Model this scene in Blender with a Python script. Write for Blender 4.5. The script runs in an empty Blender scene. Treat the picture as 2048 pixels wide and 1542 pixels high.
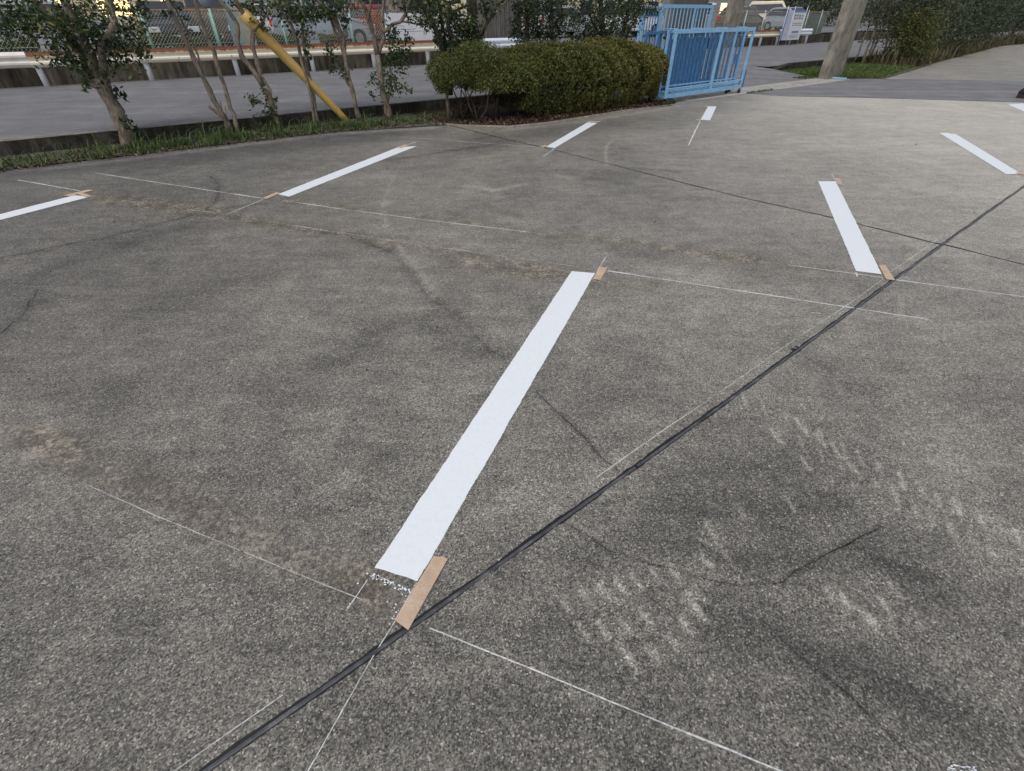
import bpy, math, random
import numpy as np
from mathutils import Matrix, Vector
random.seed(7); RS = np.random.RandomState(11)
S = bpy.context.scene; COL = S.collection
R = math.radians
# ---------------- camera
FPX, PIT, ROL, H = 952.0, R(37.8), R(-.25), 1.75
cd = bpy.data.cameras.new('camera'); cam = bpy.data.objects.new('camera', cd); COL.objects.link(cam)
cd.sensor_fit = 'HORIZONTAL'; cd.sensor_width = 36; cd.lens = FPX*36/2048; cd.clip_start = .05; cd.clip_end = 2000
cam.matrix_world = Matrix.Translation((0, 0, H)) @ Matrix.Rotation(R(90)-PIT, 4, 'X') @ Matrix.Rotation(ROL, 4, 'Z')
S.camera = cam
# ---------------- world, sun, exposure (open shade: soft light only)
SUN_EL, SUN_ROT = 58, 205
w = bpy.data.worlds.new('World'); S.world = w; w.use_nodes = True
nt = w.node_tree; nt.nodes.clear()
sky = nt.nodes.new('ShaderNodeTexSky'); sky.sky_type = 'NISHITA'; sky.sun_disc = False
sky.sun_elevation = R(SUN_EL); sky.sun_rotation = R(SUN_ROT); sky.dust_density = 3; sky.air_density = 1
hs = nt.nodes.new('ShaderNodeHueSaturation'); hs.inputs['Saturation'].default_value = .42
bg = nt.nodes.new('ShaderNodeBackground'); bg.inputs['Strength'].default_value = .105
wo = nt.nodes.new('ShaderNodeOutputWorld')
nt.links.new(sky.outputs[0], hs.inputs['Color']); nt.links.new(hs.outputs[0], bg.inputs[0]); nt.links.new(bg.outputs[0], wo.inputs[0])
sl = bpy.data.lights.new('sun', 'SUN'); sl.energy = 1.15; sl.angle = R(25); sl.color = (1, .93, .84)
so = bpy.data.objects.new('sun', sl); COL.objects.link(so)
az = R(SUN_ROT)
sd = Vector((math.sin(az)*math.cos(R(SUN_EL)), math.cos(az)*math.cos(R(SUN_EL)), math.sin(R(SUN_EL))))
so.rotation_euler = sd.to_track_quat('Z', 'Y').to_euler()
S.view_settings.view_transform = 'Standard'; S.view_settings.look = 'None'; S.view_settings.gamma = 1
S.view_settings.exposure = .37
# ---------------- measured frame: photo rays on real planes. a = along the road, p = distance across it
TH = R(35.6); CA, SA = math.cos(TH), math.sin(TH)
def ray(u, v):
    x, y = u-1024, 771-v
    c, s = math.cos(ROL), math.sin(ROL); x, y = c*x-s*y, s*x+c*y
    return np.array([x, FPX*math.cos(PIT)+y*math.sin(PIT), -FPX*math.sin(PIT)+y*math.cos(PIT)])
def G(u, v, z=0.):
    d = ray(u, v); t = (z-H)/d[2]; return np.array([d[0]*t, d[1]*t, z])
def V(u, v, p):
    d = ray(u, v); t = p/(-d[0]*SA+d[1]*CA); return np.array([d[0]*t, d[1]*t, d[2]*t+H])
def W(a, p, z=0.): return np.array([a*CA-p*SA, a*SA+p*CA, z])
def AP(q): return q[0]*CA+q[1]*SA, -q[0]*SA+q[1]*CA
ROADZ, KP, FP, YZ = .20, 11.45, 20.7, .75     # road level, kerb line, far rail line, yard level beyond
# ---------------- objects
def link(name, me, mat=None, parent=None):
    o = bpy.data.objects.new(name, me); COL.objects.link(o)
    if mat: me.materials.append(mat)
    if parent: o.parent = parent
    return o
def tag(o, label=None, cat=None, group=None, kind=None):
    for k, v in (('label', label), ('category', cat), ('group', group), ('kind', kind)):
        if v: o[k] = v
    return o
def thing(name, label, cat, group=None, loc=(0, 0, 0)):
    o = bpy.data.objects.new(name, None); COL.objects.link(o); o.empty_display_size = .2; o.location = [float(c) for c in loc]
    return tag(o, label, cat, group)
class MB:
    def __init__(s): s.v = []; s.f = []
    def add(s, v, f):
        n = len(s.v); s.v += [tuple(map(float, q)) for q in v]; s.f += [tuple(i+n for i in q) for q in f]; return s
    def box(s, c, e1, e2, e3):       # centre and three half-edge vectors
        c, e1, e2, e3 = map(lambda q: np.array(q, float), (c, e1, e2, e3))
        v = [c+i*e1+j*e2+k*e3 for i in (-1, 1) for j in (-1, 1) for k in (-1, 1)]
        return s.add(v, [(0, 1, 3, 2), (4, 6, 7, 5), (0, 4, 5, 1), (2, 3, 7, 6), (0, 2, 6, 4), (1, 5, 7, 3)])
    def abox(s, a0, a1, p0, p1, z0, z1):   # box in road frame
        return s.box(W((a0+a1)/2, (p0+p1)/2, (z0+z1)/2), W((a1-a0)/2, 0), W(0, (p1-p0)/2), (0, 0, (z1-z0)/2))
    def tube(s, pts, rad, n=8, jit=0., cap=True):
        pts = [np.array(q, float) for q in pts]; m = len(pts)
        if np.isscalar(rad): rad = [rad]*m
        vs = []; up = np.array([.31, .17, .93]); prev = None
        for i in range(m):
            d = pts[min(i+1, m-1)]-pts[max(i-1, 0)]; d = d/(np.linalg.norm(d)+1e-9)
            if prev is None: x = np.cross(d, up if abs(d@up) < .9 else np.array([1., 0, 0]))
            else: x = prev-d*(prev@d)
            x /= np.linalg.norm(x); prev = x; y = np.cross(d, x)
            for k in range(n):
                t = 2*math.pi*k/n; r = rad[i]*(1+jit*(random.random()-.5))
                vs.append(pts[i]+r*(math.cos(t)*x+math.sin(t)*y))
        fs = [(i*n+k, i*n+(k+1) % n, (i+1)*n+(k+1) % n, (i+1)*n+k) for i in range(m-1) for k in range(n)]
        if cap: fs += [tuple(range(n))[::-1], tuple((m-1)*n+k for k in range(n))]
        return s.add(vs, fs)
    def build(s, name, mat, parent=None, smooth=False, bevel=0):
        me = bpy.data.meshes.new(name); off = parent.location if parent else None
        v = s.v
        if parent:
            q = parent; o = Vector((0, 0, 0))
            while q: o += q.location; q = q.parent
            v = [(a-o.x, b-o.y, c-o.z) for a, b, c in v]
        me.from_pydata(v, [], s.f); me.update()
        if smooth: me.polygons.foreach_set('use_smooth', [True]*len(me.polygons))
        ob = link(name, me, mat, parent)
        if bevel:
            b = ob.modifiers.new('bevel', 'BEVEL'); b.width = bevel; b.segments = 2; b.limit_method = 'ANGLE'
        return ob
def fast(name, VV, nq, mat, parent=None, attrs=None, k=4):
    """VV (n*k,3) verts, n faces of k corners"""
    VV = np.asarray(VV, float)
    if parent:
        o = Vector((0, 0, 0)); q = parent
        while q: o += q.location; q = q.parent
        VV = VV-np.array(o)
    me = bpy.data.meshes.new(name); me.vertices.add(len(VV)); me.vertices.foreach_set('co', VV.astype(np.float32).ravel())
    me.loops.add(nq*k); me.loops.foreach_set('vertex_index', np.arange(nq*k, dtype=np.int32))
    me.polygons.add(nq); me.polygons.foreach_set('loop_start', np.arange(0, nq*k, k, dtype=np.int32))
    me.update(calc_edges=True)
    for an, av in (attrs or {}).items():
        at = me.attributes.new(an, 'FLOAT', 'FACE'); at.data.foreach_set('value', np.asarray(av, np.float32))
    return link(name, me, mat, parent)
# ---------------- materials
class NT:
    def __init__(s, name):
        s.m = bpy.data.materials.new(name); s.m.use_nodes = True; s.t = s.m.node_tree; s.b = s.t.nodes['Principled BSDF']
    def n(s, ty, **k):
        nd = s.t.nodes.new(ty)
        for a, v in k.items():
            if a.startswith('i_'):
                key = a[2:].replace('_', ' '); nd.inputs[int(key) if key.isdigit() else key].default_value = v
            else: setattr(nd, a, v)
        return nd
    def l(s, a, b): s.t.links.new(a, b)
    def coord(s): return s.n('ShaderNodeTexCoord').outputs['Object']
    def noise(s, sc, det=4, ro=.55, vec=None, dist=0):
        nd = s.n('ShaderNodeTexNoise', i_Scale=sc, i_Detail=det, i_Roughness=ro, i_Distortion=dist)
        s.l(vec or s.coord(), nd.inputs['Vector']); return nd.outputs['Fac']
    def ramp(s, fac, stops, interp='LINEAR'):
        nd = s.n('ShaderNodeValToRGB'); cr = nd.color_ramp; cr.interpolation = interp
        while len(cr.elements) < len(stops): cr.elements.new(.5)
        for e, (p, c) in zip(cr.elements, stops):
            e.position = p; e.color = (*c, 1) if len(c) == 3 else c
        s.l(fac, nd.inputs[0]); return nd.outputs[0]
    def math(s, op, a, b=None, c=None, clamp=False):
        nd = s.n('ShaderNodeMath', operation=op, use_clamp=clamp)
        for i, x in enumerate((a, b, c)):
            if x is None: continue
            if isinstance(x, (int, float)): nd.inputs[i].default_value = x
            else: s.l(x, nd.inputs[i])
        return nd.outputs[0]
    def mix(s, fac, a, b, mode='MIX'):
        nd = s.n('ShaderNodeMix', data_type='RGBA', blend_type=mode)
        for i, x in ((0, fac), (6, a), (7, b)):
            if isinstance(x, (int, float)): nd.inputs[i].default_value = x
            elif isinstance(x, tuple): nd.inputs[i].default_value = (*x, 1)
            else: s.l(x, nd.inputs[i])
        return nd.outputs[2]
    def bump(s, h, st=.3, d=.01):
        nd = s.n('ShaderNodeBump', i_Strength=st, i_Distance=d); s.l(h, nd.inputs['Height']); s.l(nd.outputs[0], s.b.inputs['Normal'])
    def col(s, c):
        if isinstance(c, tuple): s.b.inputs['Base Color'].default_value = (*c, 1)
        else: s.l(c, s.b.inputs['Base Color'])
        return s
    def set(s, ro=.6, sp=.5, me=0):
        s.b.inputs['Roughness'].default_value = ro; s.b.inputs['Specular IOR Level'].default_value = sp; s.b.inputs['Metallic'].default_value = me; return s
    def attr(s, name):
        return s.n('ShaderNodeAttribute', attribute_name=name).outputs['Fac']
def k3(x, t=(1, 1, 1)): return (x*t[0], x*t[1], x*t[2])
WARM = (1.045, 1, .89)
def concrete_mat(name, lot=True, base=1.0, tint=WARM):
    m = NT(name); co = m.coord()
    vo = m.n('ShaderNodeTexVoronoi', i_Scale=185.0); m.l(co, vo.inputs['Vector'])
    g1 = m.n('ShaderNodeSeparateColor'); m.l(vo.outputs['Color'], g1.inputs[0])
    n1 = m.noise(150, 3, .8, co); n1b = m.noise(66, 3, .85, co); n2 = m.noise(30, 5, .8, co); n3 = m.noise(5.5, 7, .74, co, .3); n4 = m.noise(.9, 5, .6, co, .5)
    grain = m.math('ADD', m.math('MULTIPLY_ADD', g1.outputs[0], .55, -.275), m.math('ADD', m.math('MULTIPLY_ADD', n1, 1.5, -.75), m.math('MULTIPLY_ADD', n1b, .95, -.475)))
    stone = m.ramp(g1.outputs[1], [(.0, (0, 0, 0)), (.10, (.42, .42, .42)), (.13, (.5, .5, .5)), (.86, (.5, .5, .5)), (.92, (.8, .8, .8)), (1, (1, 1, 1))])
    grain = m.math('ADD', grain, m.math('MULTIPLY_ADD', stone, .95, -.475))
    val = m.math('MULTIPLY', grain, .62)
    val = m.math('ADD', val, m.math('MULTIPLY_ADD', n2, .52, -.26))
    val = m.math('ADD', val, m.math('MULTIPLY_ADD', n3, .40, -.20))
    val = m.math('ADD', val, m.math('MULTIPLY_ADD', n4, .30, -.15))
    mp2 = m.n('ShaderNodeMapping'); mp2.inputs['Rotation'].default_value = (0, 0, -TH-.15); mp2.inputs['Scale'].default_value = (.35, 1.6, 1); m.l(co, mp2.inputs[0])
    val = m.math('ADD', val, m.math('MULTIPLY_ADD', m.noise(5, 6, .72, mp2.outputs[0], .2), .34, -.17))
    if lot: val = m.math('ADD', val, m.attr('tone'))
    val = m.math('ADD', val, .447)
    c = m.ramp(val, [(0, k3(.024*base, (1., 1, 1.))), (.22, k3(.066*base, (1.02, 1, .96))), (.45, k3(.160*base, tint)), (.7, k3(.33*base, (1.045, 1, .92))), (1, k3(.58*base, (1.05, 1, .90)))])
    if lot:
        gr = m.attr('grit')
        sp = m.ramp(m.math('ADD', m.noise(34, 4, .8, co), m.math('MULTIPLY_ADD', m.noise(6, 3, .6, co), .5, -.25)),
                    [(.40, (.042, .034, .024)), (.52, (.125, .105, .078)), (.62, (.42, .38, .30))])
        c = m.mix(m.math('MULTIPLY', gr, .62, clamp=True), c, sp)
    m.col(c).set(.62, .35)
    m.bump(m.math('ADD', grain, m.math('MULTIPLY', n2, .8)), .28, .003)
    return m.m
def plain(name, c, ro=.5, sp=.5, me=0, var=.12, sc=8, bump=0):
    m = NT(name); n = m.noise(sc, 5, .6)
    m.col(m.mix(1.0, c, m.ramp(n, [(.25, k3(1-var*2.2)), (.75, k3(1+var*.6))]), 'MULTIPLY')).set(ro, sp, me)
    if bump: m.bump(m.noise(sc*6, 4), bump, .01)
    return m.m
def asphalt_mat(name, c, tint=(.98, .99, 1.05)):
    m = NT(name); co = m.coord(); g = m.noise(130, 3, .8, co); n = m.noise(1.6, 5, .6, co, .5); n2 = m.noise(14, 4, .6, co)
    mp = m.n('ShaderNodeMapping'); mp.inputs['Rotation'].default_value = (0, 0, -TH); mp.inputs['Scale'].default_value = (.12, 1.2, 1); m.l(co, mp.inputs[0])
    val = m.math('ADD', m.math('MULTIPLY', g, .8), m.math('MULTIPLY_ADD', n, .45, m.math('MULTIPLY_ADD', n2, .3, m.math('MULTIPLY_ADD', m.noise(1.5, 5, .65, mp.outputs[0]), .4, -.27))))
    m.col(m.ramp(val, [(.35, k3(c*.45, tint)), (.7, k3(c, tint)), (1, k3(c*1.9, tint))])).set(.75, .4); m.bump(g, .4, .004); return m.m
def bark_mat(name, c1, c2):
    m = NT(name); mp = m.n('ShaderNodeMapping'); mp.inputs['Scale'].default_value = (1, 1, .25); m.l(m.coord(), mp.inputs[0])
    n = m.noise(38, 6, .7, mp.outputs[0]); n2 = m.noise(5, 3)
    v = m.math('ADD', n, m.math('MULTIPLY_ADD', n2, .6, -.3))
    m.col(m.ramp(v, [(.3, c1), (.7, c2)])).set(.85, .2); m.bump(n, .8, .012); return m.m
def leaf_mat(name, stops, trans=.3, ro=.5):
    m = NT(name); r = m.attr('rnd'); c = m.ramp(r, stops); m.col(c).set(ro, .35)
    tr = m.n('ShaderNodeBsdfTranslucent'); m.l(c, tr.inputs[0]); mx = m.n('ShaderNodeMixShader'); mx.inputs[0].default_value = trans
    m.l(m.b.outputs[0], mx.inputs[1]); m.l(tr.outputs[0], mx.inputs[2]); m.l(mx.outputs[0], m.t.nodes['Material Output'].inputs[0]); return m.m
def chalk_mat(name, c, lo, hi, sc=90):
    m = NT(name); m.col(c).set(.9, .1); n = m.noise(sc, 3, .8); n2 = m.noise(2.6, 4, .6)
    v = m.math('ADD', n, m.math('MULTIPLY_ADD', n2, .9, -.45)); f = m.ramp(v, [(.36, (lo, lo, lo)), (.62, (hi, hi, hi))])
    tr = m.n('ShaderNodeBsdfTransparent'); mx = m.n('ShaderNodeMixShader'); m.l(f, mx.inputs[0]); m.l(tr.outputs[0], mx.inputs[1]); m.l(m.b.outputs[0], mx.inputs[2])
    m.l(mx.outputs[0], m.t.nodes['Material Output'].inputs[0]); return m.m
M = {}
M['lot'] = concrete_mat('yard_concrete')
M['strip'] = concrete_mat('threshold_concrete', False, 1.75)
M['asphalt'] = asphalt_mat('asphalt', .148)
M['asphalt2'] = asphalt_mat('asphalt_patch', .155)
m = NT('road_paint'); n = m.noise(40, 4, .6); n2 = m.noise(300, 2, .6)
m.col(m.ramp(m.math('ADD', n, m.math('MULTIPLY_ADD', n2, .3, -.15)), [(.25, (.675, .72, .775)), (.55, (.72, .76, .81))])).set(.45, .4); m.bump(m.noise(140, 3, .8), .35, .002); M['paint'] = m.m
M['tape'] = plain('kraft_tape', (.54, .405, .30), .55, .35, 0, .10, 14, .5)
M['chalk'] = chalk_mat('chalk', (.72, .73, .75), .42, .95)
M['chalk_faint'] = chalk_mat('chalk_faint', (.64, .63, .60), .28, .8)
M['scuff'] = chalk_mat('scuff', (.40, .38, .32), .0, .45)
M['crack'] = chalk_mat('crack', (.025, .025, .025), .5, .7, 40)
M['crack_faint'] = chalk_mat('crack_faint', (.03, .03, .03), .0, .45, 30)
M['bitumen'] = plain('bitumen', (.012, .013, .015), .55, .4, 0, .3, 60, .3)
m = NT('joint_rubber'); m.col(m.ramp(m.noise(12, 5, .7), [(.3, (.02, .023, .028)), (.55, (.075, .08, .09)), (.75, (.2, .21, .22))])).set(.38, .6); M['rubber_strip'] = m.m
M['soil'] = plain('bed_soil', (.055, .04, .028), .95, .1, 0, .4, 18, .35)
M['grassground'] = plain('turf_ground', (.13, .13, .095), .95, .1, 0, .45, 7)
m = NT('kerb_concrete'); mp = m.n('ShaderNodeMapping'); mp.inputs['Scale'].default_value = (1, 1, .3); m.l(m.coord(), mp.inputs[0])
v = m.math('ADD', m.noise(7, 6, .7, mp.outputs[0]), m.math('MULTIPLY_ADD', m.noise(1.2, 3), .5, -.25))
m.col(m.ramp(v, [(.3, (.013, .012, .010)), (.5, (.033, .030, .025)), (.75, (.10, .093, .078))])).set(.9, .2); m.bump(m.noise(40), .5, .01); M['kerb'] = m.m
m = NT('retaining_wall'); mp = m.n('ShaderNodeMapping'); mp.inputs['Scale'].default_value = (1, 1, .12); m.l(m.coord(), mp.inputs[0])
v = m.math('ADD', m.noise(5, 6, .7, mp.outputs[0]), m.math('MULTIPLY_ADD', m.noise(.8, 3), .8, -.4))
m.col(m.ramp(v, [(.32, (.022, .019, .016)), (.5, (.062, .054, .044)), (.66, (.13, .115, .09)), (.8, (.24, .21, .17))])).set(.9, .2); M['retwall'] = m.m
M['kerbtop'] = plain('kerb_top', (.24, .22, .19), .9, .2, 0, .3, 6)
M['bark'] = bark_mat('bark', (.075, .062, .05), (.32, .265, .215))
M['bark_dark'] = bark_mat('bark_dark', (.025, .022, .018), (.095, .08, .065))
M['leaf'] = leaf_mat('camellia_leaf', [(0, (.02, .034, .016)), (.5, (.042, .072, .03)), (.85, (.08, .12, .042)), (1, (.22, .20, .07))], .25, .4)
M['leaf2'] = leaf_mat('evergreen_leaf', [(0, (.022, .036, .02)), (.5, (.045, .066, .034)), (1, (.09, .115, .055))], .25)
M['leaf3'] = leaf_mat('distant_leaf', [(0, (.035, .048, .03)), (.5, (.065, .088, .052)), (1, (.14, .15, .085))], .3)
M['hedge'] = leaf_mat('azalea_leaf', [(0, (.022, .035, .011)), (.35, (.070, .092, .025)), (.65, (.155, .160, .042)), (.85, (.22, .19, .055)), (1, (.28, .20, .07))], .22, .55)
M['olive'] = leaf_mat('bush_leaf', [(0, (.03, .042, .014)), (.5, (.075, .09, .024)), (1, (.17, .165, .05))], .3)
M['grass'] = leaf_mat('grass_blade', [(0, (.035, .06, .02)), (.55, (.085, .135, .042)), (.9, (.18, .23, .085)), (1, (.34, .30, .15))], .35)
M['lawn'] = leaf_mat('lawn_blade', [(0, (.045, .075, .02)), (.55, (.10, .16, .04)), (1, (.24, .26, .10))], .35)
M['drygrass'] = leaf_mat('dry_grass', [(0, (.045, .045, .02)), (.5, (.10, .092, .048)), (1, (.22, .19, .11))], .3)
M['litter'] = leaf_mat('dry_leaf', [(0, (.028, .014, .010)), (.6, (.07, .038, .026)), (1, (.16, .11, .065))], .1)
M['azalea_red'] = leaf_mat('red_leaf', [(0, (.25, .03, .015)), (.6, (.5, .07, .03)), (1, (.12, .1, .03))], .3)
# guardrail: cream paint with rust creeping from the top edge
def rail_mat(name, base, rust):
    m = NT(name); co = m.coord(); sx = m.n('ShaderNodeSeparateXYZ'); m.l(co, sx.inputs[0]); z = sx.outputs[2]
    mp = m.n('ShaderNodeMapping'); mp.inputs['Scale'].default_value = (1, 1, .1); m.l(co, mp.inputs[0])
    st = m.noise(12, 5, .7, mp.outputs[0]); sp = m.noise(7, 6, .75, co)
    top = m.math('MULTIPLY_ADD', z, 1/.11, -(.36-.13)/.11, clamp=False)      # 0 at 10cm below the top, ~1 at top
    f = m.math('ADD', m.math('ADD', top, st), -.42)
    c1 = m.ramp(f, [(0.12, base), (.36, (.50, .31, .14)), (.55, (.20, .07, .028)), (1, (.10, .032, .016))])
    c2 = m.mix(m.ramp(sp, [(.62, (0, 0, 0)), (.66, (rust, rust, rust))]), c1, (.13, .05, .022))
    m.col(c2).set(.55, .4); return m.m
M['rail_cream'] = rail_mat('rail_cream', (.82, .76, .62), 1)
m = NT('rail_white'); m.col(m.ramp(m.noise(3, 5), [(.3, (.66, .63, .58)), (.7, (.80, .77, .72))])).set(.5, .4); M['rail_white'] = m.m
M['white_steel'] = plain('white_steel', (.74, .75, .78), .45, .5, 0, .08, 20)
M['bluewhite'] = plain('bright_rail', (.72, .76, .86), .35, .5, 0, .05)
M['mint'] = plain('mint_paint', (.30, .50, .44), .5, .5, 0, .12, 14)
M['wire'] = plain('chain_wire', (.42, .46, .40), .5, .4, .2)
m = NT('rusty_tube'); m.col(m.ramp(m.noise(5, 6, .7), [(.35, (.16, .08, .05)), (.5, (.28, .17, .11)), (.65, (.46, .42, .36))])).set(.7, .3); M['rust'] = m.m
m = NT('yellow_pole'); n = m.noise(3.5, 6, .7)
m.col(m.ramp(n, [(.3, (.50, .33, .085)), (.55, (.62, .43, .13)), (.66, (.60, .34, .08)), (.76, (.40, .16, .04))])).set(.4, .5); M['yellow'] = m.m
m = NT('gate_blue'); n = m.noise(9, 6, .7); n2 = m.noise(28, 5, .75)
m.col(m.mix(m.ramp(n2, [(.64, (0, 0, 0)), (.70, (.8, .8, .8))]), m.ramp(n, [(.3, (.17, .37, .59)), (.6, (.25, .48, .71)), (.8, (.38, .58, .75))]), (.10, .075, .06))).set(.45, .5); M['bluepaint'] = m.m
M['bluepaint2'] = plain('gate_blue_bars', (.07, .20, .41), .45, .5, 0, .2, 9)
M['ltblue'] = plain('pale_blue_paint', (.30, .43, .50), .5, .4)
M['steel'] = plain('caster_steel', (.16, .15, .14), .5, .5, .6)
M['black'] = plain('black_rubber', (.012, .012, .013), .7, .3)
m = NT('pillar_stone'); mp = m.n('ShaderNodeMapping'); mp.inputs['Scale'].default_value = (1, 1, .22); m.l(m.coord(), mp.inputs[0])
v = m.math('ADD', m.noise(13, 6, .75, mp.outputs[0]), m.math('MULTIPLY_ADD', m.noise(2, 3), .6, -.3))
m.col(m.ramp(v, [(.3, (.10, .09, .075)), (.5, (.215, .20, .17)), (.72, (.36, .34, .295))])).set(.9, .2); m.bump(m.noise(20, 5, .7, mp.outputs[0]), .8, .03); M['pillar'] = m.m
m = NT('grooved_boards'); mp = m.n('ShaderNodeMapping'); mp.inputs['Scale'].default_value = (1, 1, .08); m.l(m.coord(), mp.inputs[0])
m.col(m.ramp(m.noise(16, 6, .75, mp.outputs[0]), [(.3, (.06, .055, .052)), (.5, (.12, .112, .106)), (.75, (.20, .19, .178))])).set(.9, .2); M['boards'] = m.m
M['board_white'] = plain('sign_white', (.72, .73, .76), .35, .5, 0, .04, 3)
M['ink'] = plain('sign_ink', (.06, .06, .07), .6); M['ink_blue'] = plain('sign_blue', (.16, .24, .52), .5); M['ink_pink'] = plain('sign_pink', (.62, .42, .52), .5)
M['yardasph'] = asphalt_mat('yard_asphalt', .14)
M['cream'] = plain('cream_wall', (.78, .68, .46), .8, .2, 0, .1, 2); M['greywall'] = plain('grey_wall', (.30, .31, .32), .8, .2, 0, .15, 2)  # cream wall brightened in colour to stand for low sun on it
M['glass'] = plain('car_glass', (.03, .036, .04), .08, .7, 0, .05); M['hub'] = plain('wheel_rim', (.45, .46, .47), .3, .5, .7)
M['plate'] = plain('plate_white', (.7, .72, .68), .5); M['lamp_red'] = plain('tail_lens', (.45, .02, .02), .2, .6); M['lamp_clear'] = plain('head_lens', (.75, .76, .78), .15, .6)
def paintm(n, c): return plain(n, c, .22, .6, 0, .04, 2)
# ---------------- ground: one sheet to the horizon, stains and broad tone shifts kept as attributes on the yard
def axis(lo, hi, step, far):
    core = np.arange(lo, hi+1e-6, step); out = [hi+step*1.6**k for k in range(1, 18)]; outm = [lo-step*1.6**k for k in range(1, 18)]
    out = [x for x in out if x < far]+[far]; outm = [x for x in outm if x > -far]+[-far]
    return np.array(sorted(outm)+list(core)+out)
gx = axis(-9, 12, .06, 600); gy = axis(.1, 16, .06, 600)
gx = np.sort(np.concatenate([gx[(gx < .1) | (gx > 3.0)], np.arange(.1, 3.0, .0095)])); gy = np.sort(np.concatenate([gy[(gy < .3) | (gy > 2.3)], np.arange(.3, 2.3, .0095)]))
X, Y = np.meshgrid(gx, gy); nx, ny = len(gx), len(gy)
tone = np.zeros_like(X); grit = np.zeros_like(X)
def pdist(pts):
    d = np.full(X.shape, 1e9)
    P = [G(*q)[:2] for q in pts]
    if len(P) == 1: return np.hypot(X-P[0][0], Y-P[0][1])
    for a, b in zip(P[:-1], P[1:]):
        ab = b-a; t = np.clip(((X-a[0])*ab[0]+(Y-a[1])*ab[1])/(ab@ab), 0, 1)
        d = np.minimum(d, np.hypot(X-a[0]-t*ab[0], Y-a[1]-t*ab[1]))
    return d
def stroke(pts, r, amt, arr=None):
    a = tone if arr is None else arr
    a += amt*np.exp(-(pdist(pts)/r)**2)*(.95 if (arr is None and amt < 0 and r > .08) else 1)
A_ = X*CA+Y*SA; P_ = -X*SA+Y*CA
sm = lambda x: np.clip(x, 0, 1)**2*(3-2*np.clip(x, 0, 1))
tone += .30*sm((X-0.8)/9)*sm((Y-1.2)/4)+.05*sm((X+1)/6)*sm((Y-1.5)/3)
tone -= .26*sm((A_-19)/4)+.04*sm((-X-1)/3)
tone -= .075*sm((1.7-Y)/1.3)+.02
tone -= .06*sm((-X-1)/4)  # left side darkened in the tone to imitate lens vignetting
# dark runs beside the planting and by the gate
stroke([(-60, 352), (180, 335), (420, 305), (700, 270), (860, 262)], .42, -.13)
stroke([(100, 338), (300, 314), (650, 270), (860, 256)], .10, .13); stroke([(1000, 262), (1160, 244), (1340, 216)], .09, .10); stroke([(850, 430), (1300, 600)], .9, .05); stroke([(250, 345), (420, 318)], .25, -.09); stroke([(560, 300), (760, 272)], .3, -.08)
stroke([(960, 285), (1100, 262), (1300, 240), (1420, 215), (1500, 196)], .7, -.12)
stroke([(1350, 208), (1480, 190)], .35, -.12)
for q, r_, am in (([(60, 560), (200, 500), (420, 440)], .22, -.09), ([(340, 600), (620, 520)], .3, -.07), ([(690, 720), (780, 650)], .12, -.09), ([(560, 760), (700, 690)], .22, -.06),
    ([(860, 640), (950, 700)], .12, -.09), ([(830, 420), (930, 415)], .22, -.06), ([(1060, 340), (1250, 350)], .25, -.07), ([(1180, 370), (1400, 400)], .25, -.05), ([(1000, 560), (1080, 620)], .18, -.07),
    ([(1250, 500), (1330, 520)], .18, -.07), ([(420, 980), (620, 1020)], .12, -.05), ([(250, 960), (420, 1040)], .05, -.09), ([(130, 870), (330, 960)], .05, -.08),
    ([(0, 1150), (300, 1250)], .15, -.05), ([(100, 760), (350, 800)], .15, -.05), ([(1300, 720), (1150, 820)], .14, -.05), ([(1380, 960), (1600, 900), (1720, 920)], .12, -.09),
    ([(1330, 1010), (1500, 1020), (1650, 1000)], .13, -.10), ([(1280, 1080), (1400, 1090)], .09, -.08), ([(1480, 1130), (1700, 1090), (1860, 1160)], .09, -.08), ([(1700, 1100), (1850, 1160)], .05, -.08),
    ([(1450, 1250), (1600, 1300), (1800, 1400)], .11, -.09), ([(1120, 1250), (1190, 1350)], .07, -.06), ([(1000, 1400), (1300, 1480)], .1, -.05), ([(1700, 1300), (1950, 1420)], .12, -.06),
    ([(780, 900), (700, 1000)], .1, -.04), ([(1000, 480), (1350, 560)], .3, -.03), ([(1480, 620), (1700, 760)], .12, -.04), ([(1150, 1120), (1350, 1010)], .06, -.05)):
    stroke(q, r_, am)
for q, r_, am in (([(440, 470), (560, 450)], .12, .07), ([(930, 372), (990, 380), (1050, 368)], .07, .18), ([(960, 365), (1000, 395)], .05, .12), ([(1110, 350), (1140, 356)], .08, .1), ([(990, 395), (940, 385)], .08, .09), ([(420, 480), (440, 520)], .06, .05), ([(500, 700), (600, 730)], .1, .05),
    ([(1180, 500), (1420, 560)], .12, .05), ([(1400, 620), (1550, 640)], .2, .05), ([(900, 1080), (1000, 1000)], .08, .06), ([(1100, 1020), (1250, 930)], .07, .07), ([(1280, 620), (1350, 680)], .14, .05),
    ([(1560, 280), (1900, 300)], .6, .05), ([(1700, 700), (1900, 640)], .2, .05), ([(1880, 900), (2040, 1150)], .14, .08), ([(620, 360), (800, 350)], .2, .06), ([(1000, 310), (800, 330)], .1, .05)):
    stroke(q, r_, am)
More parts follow.
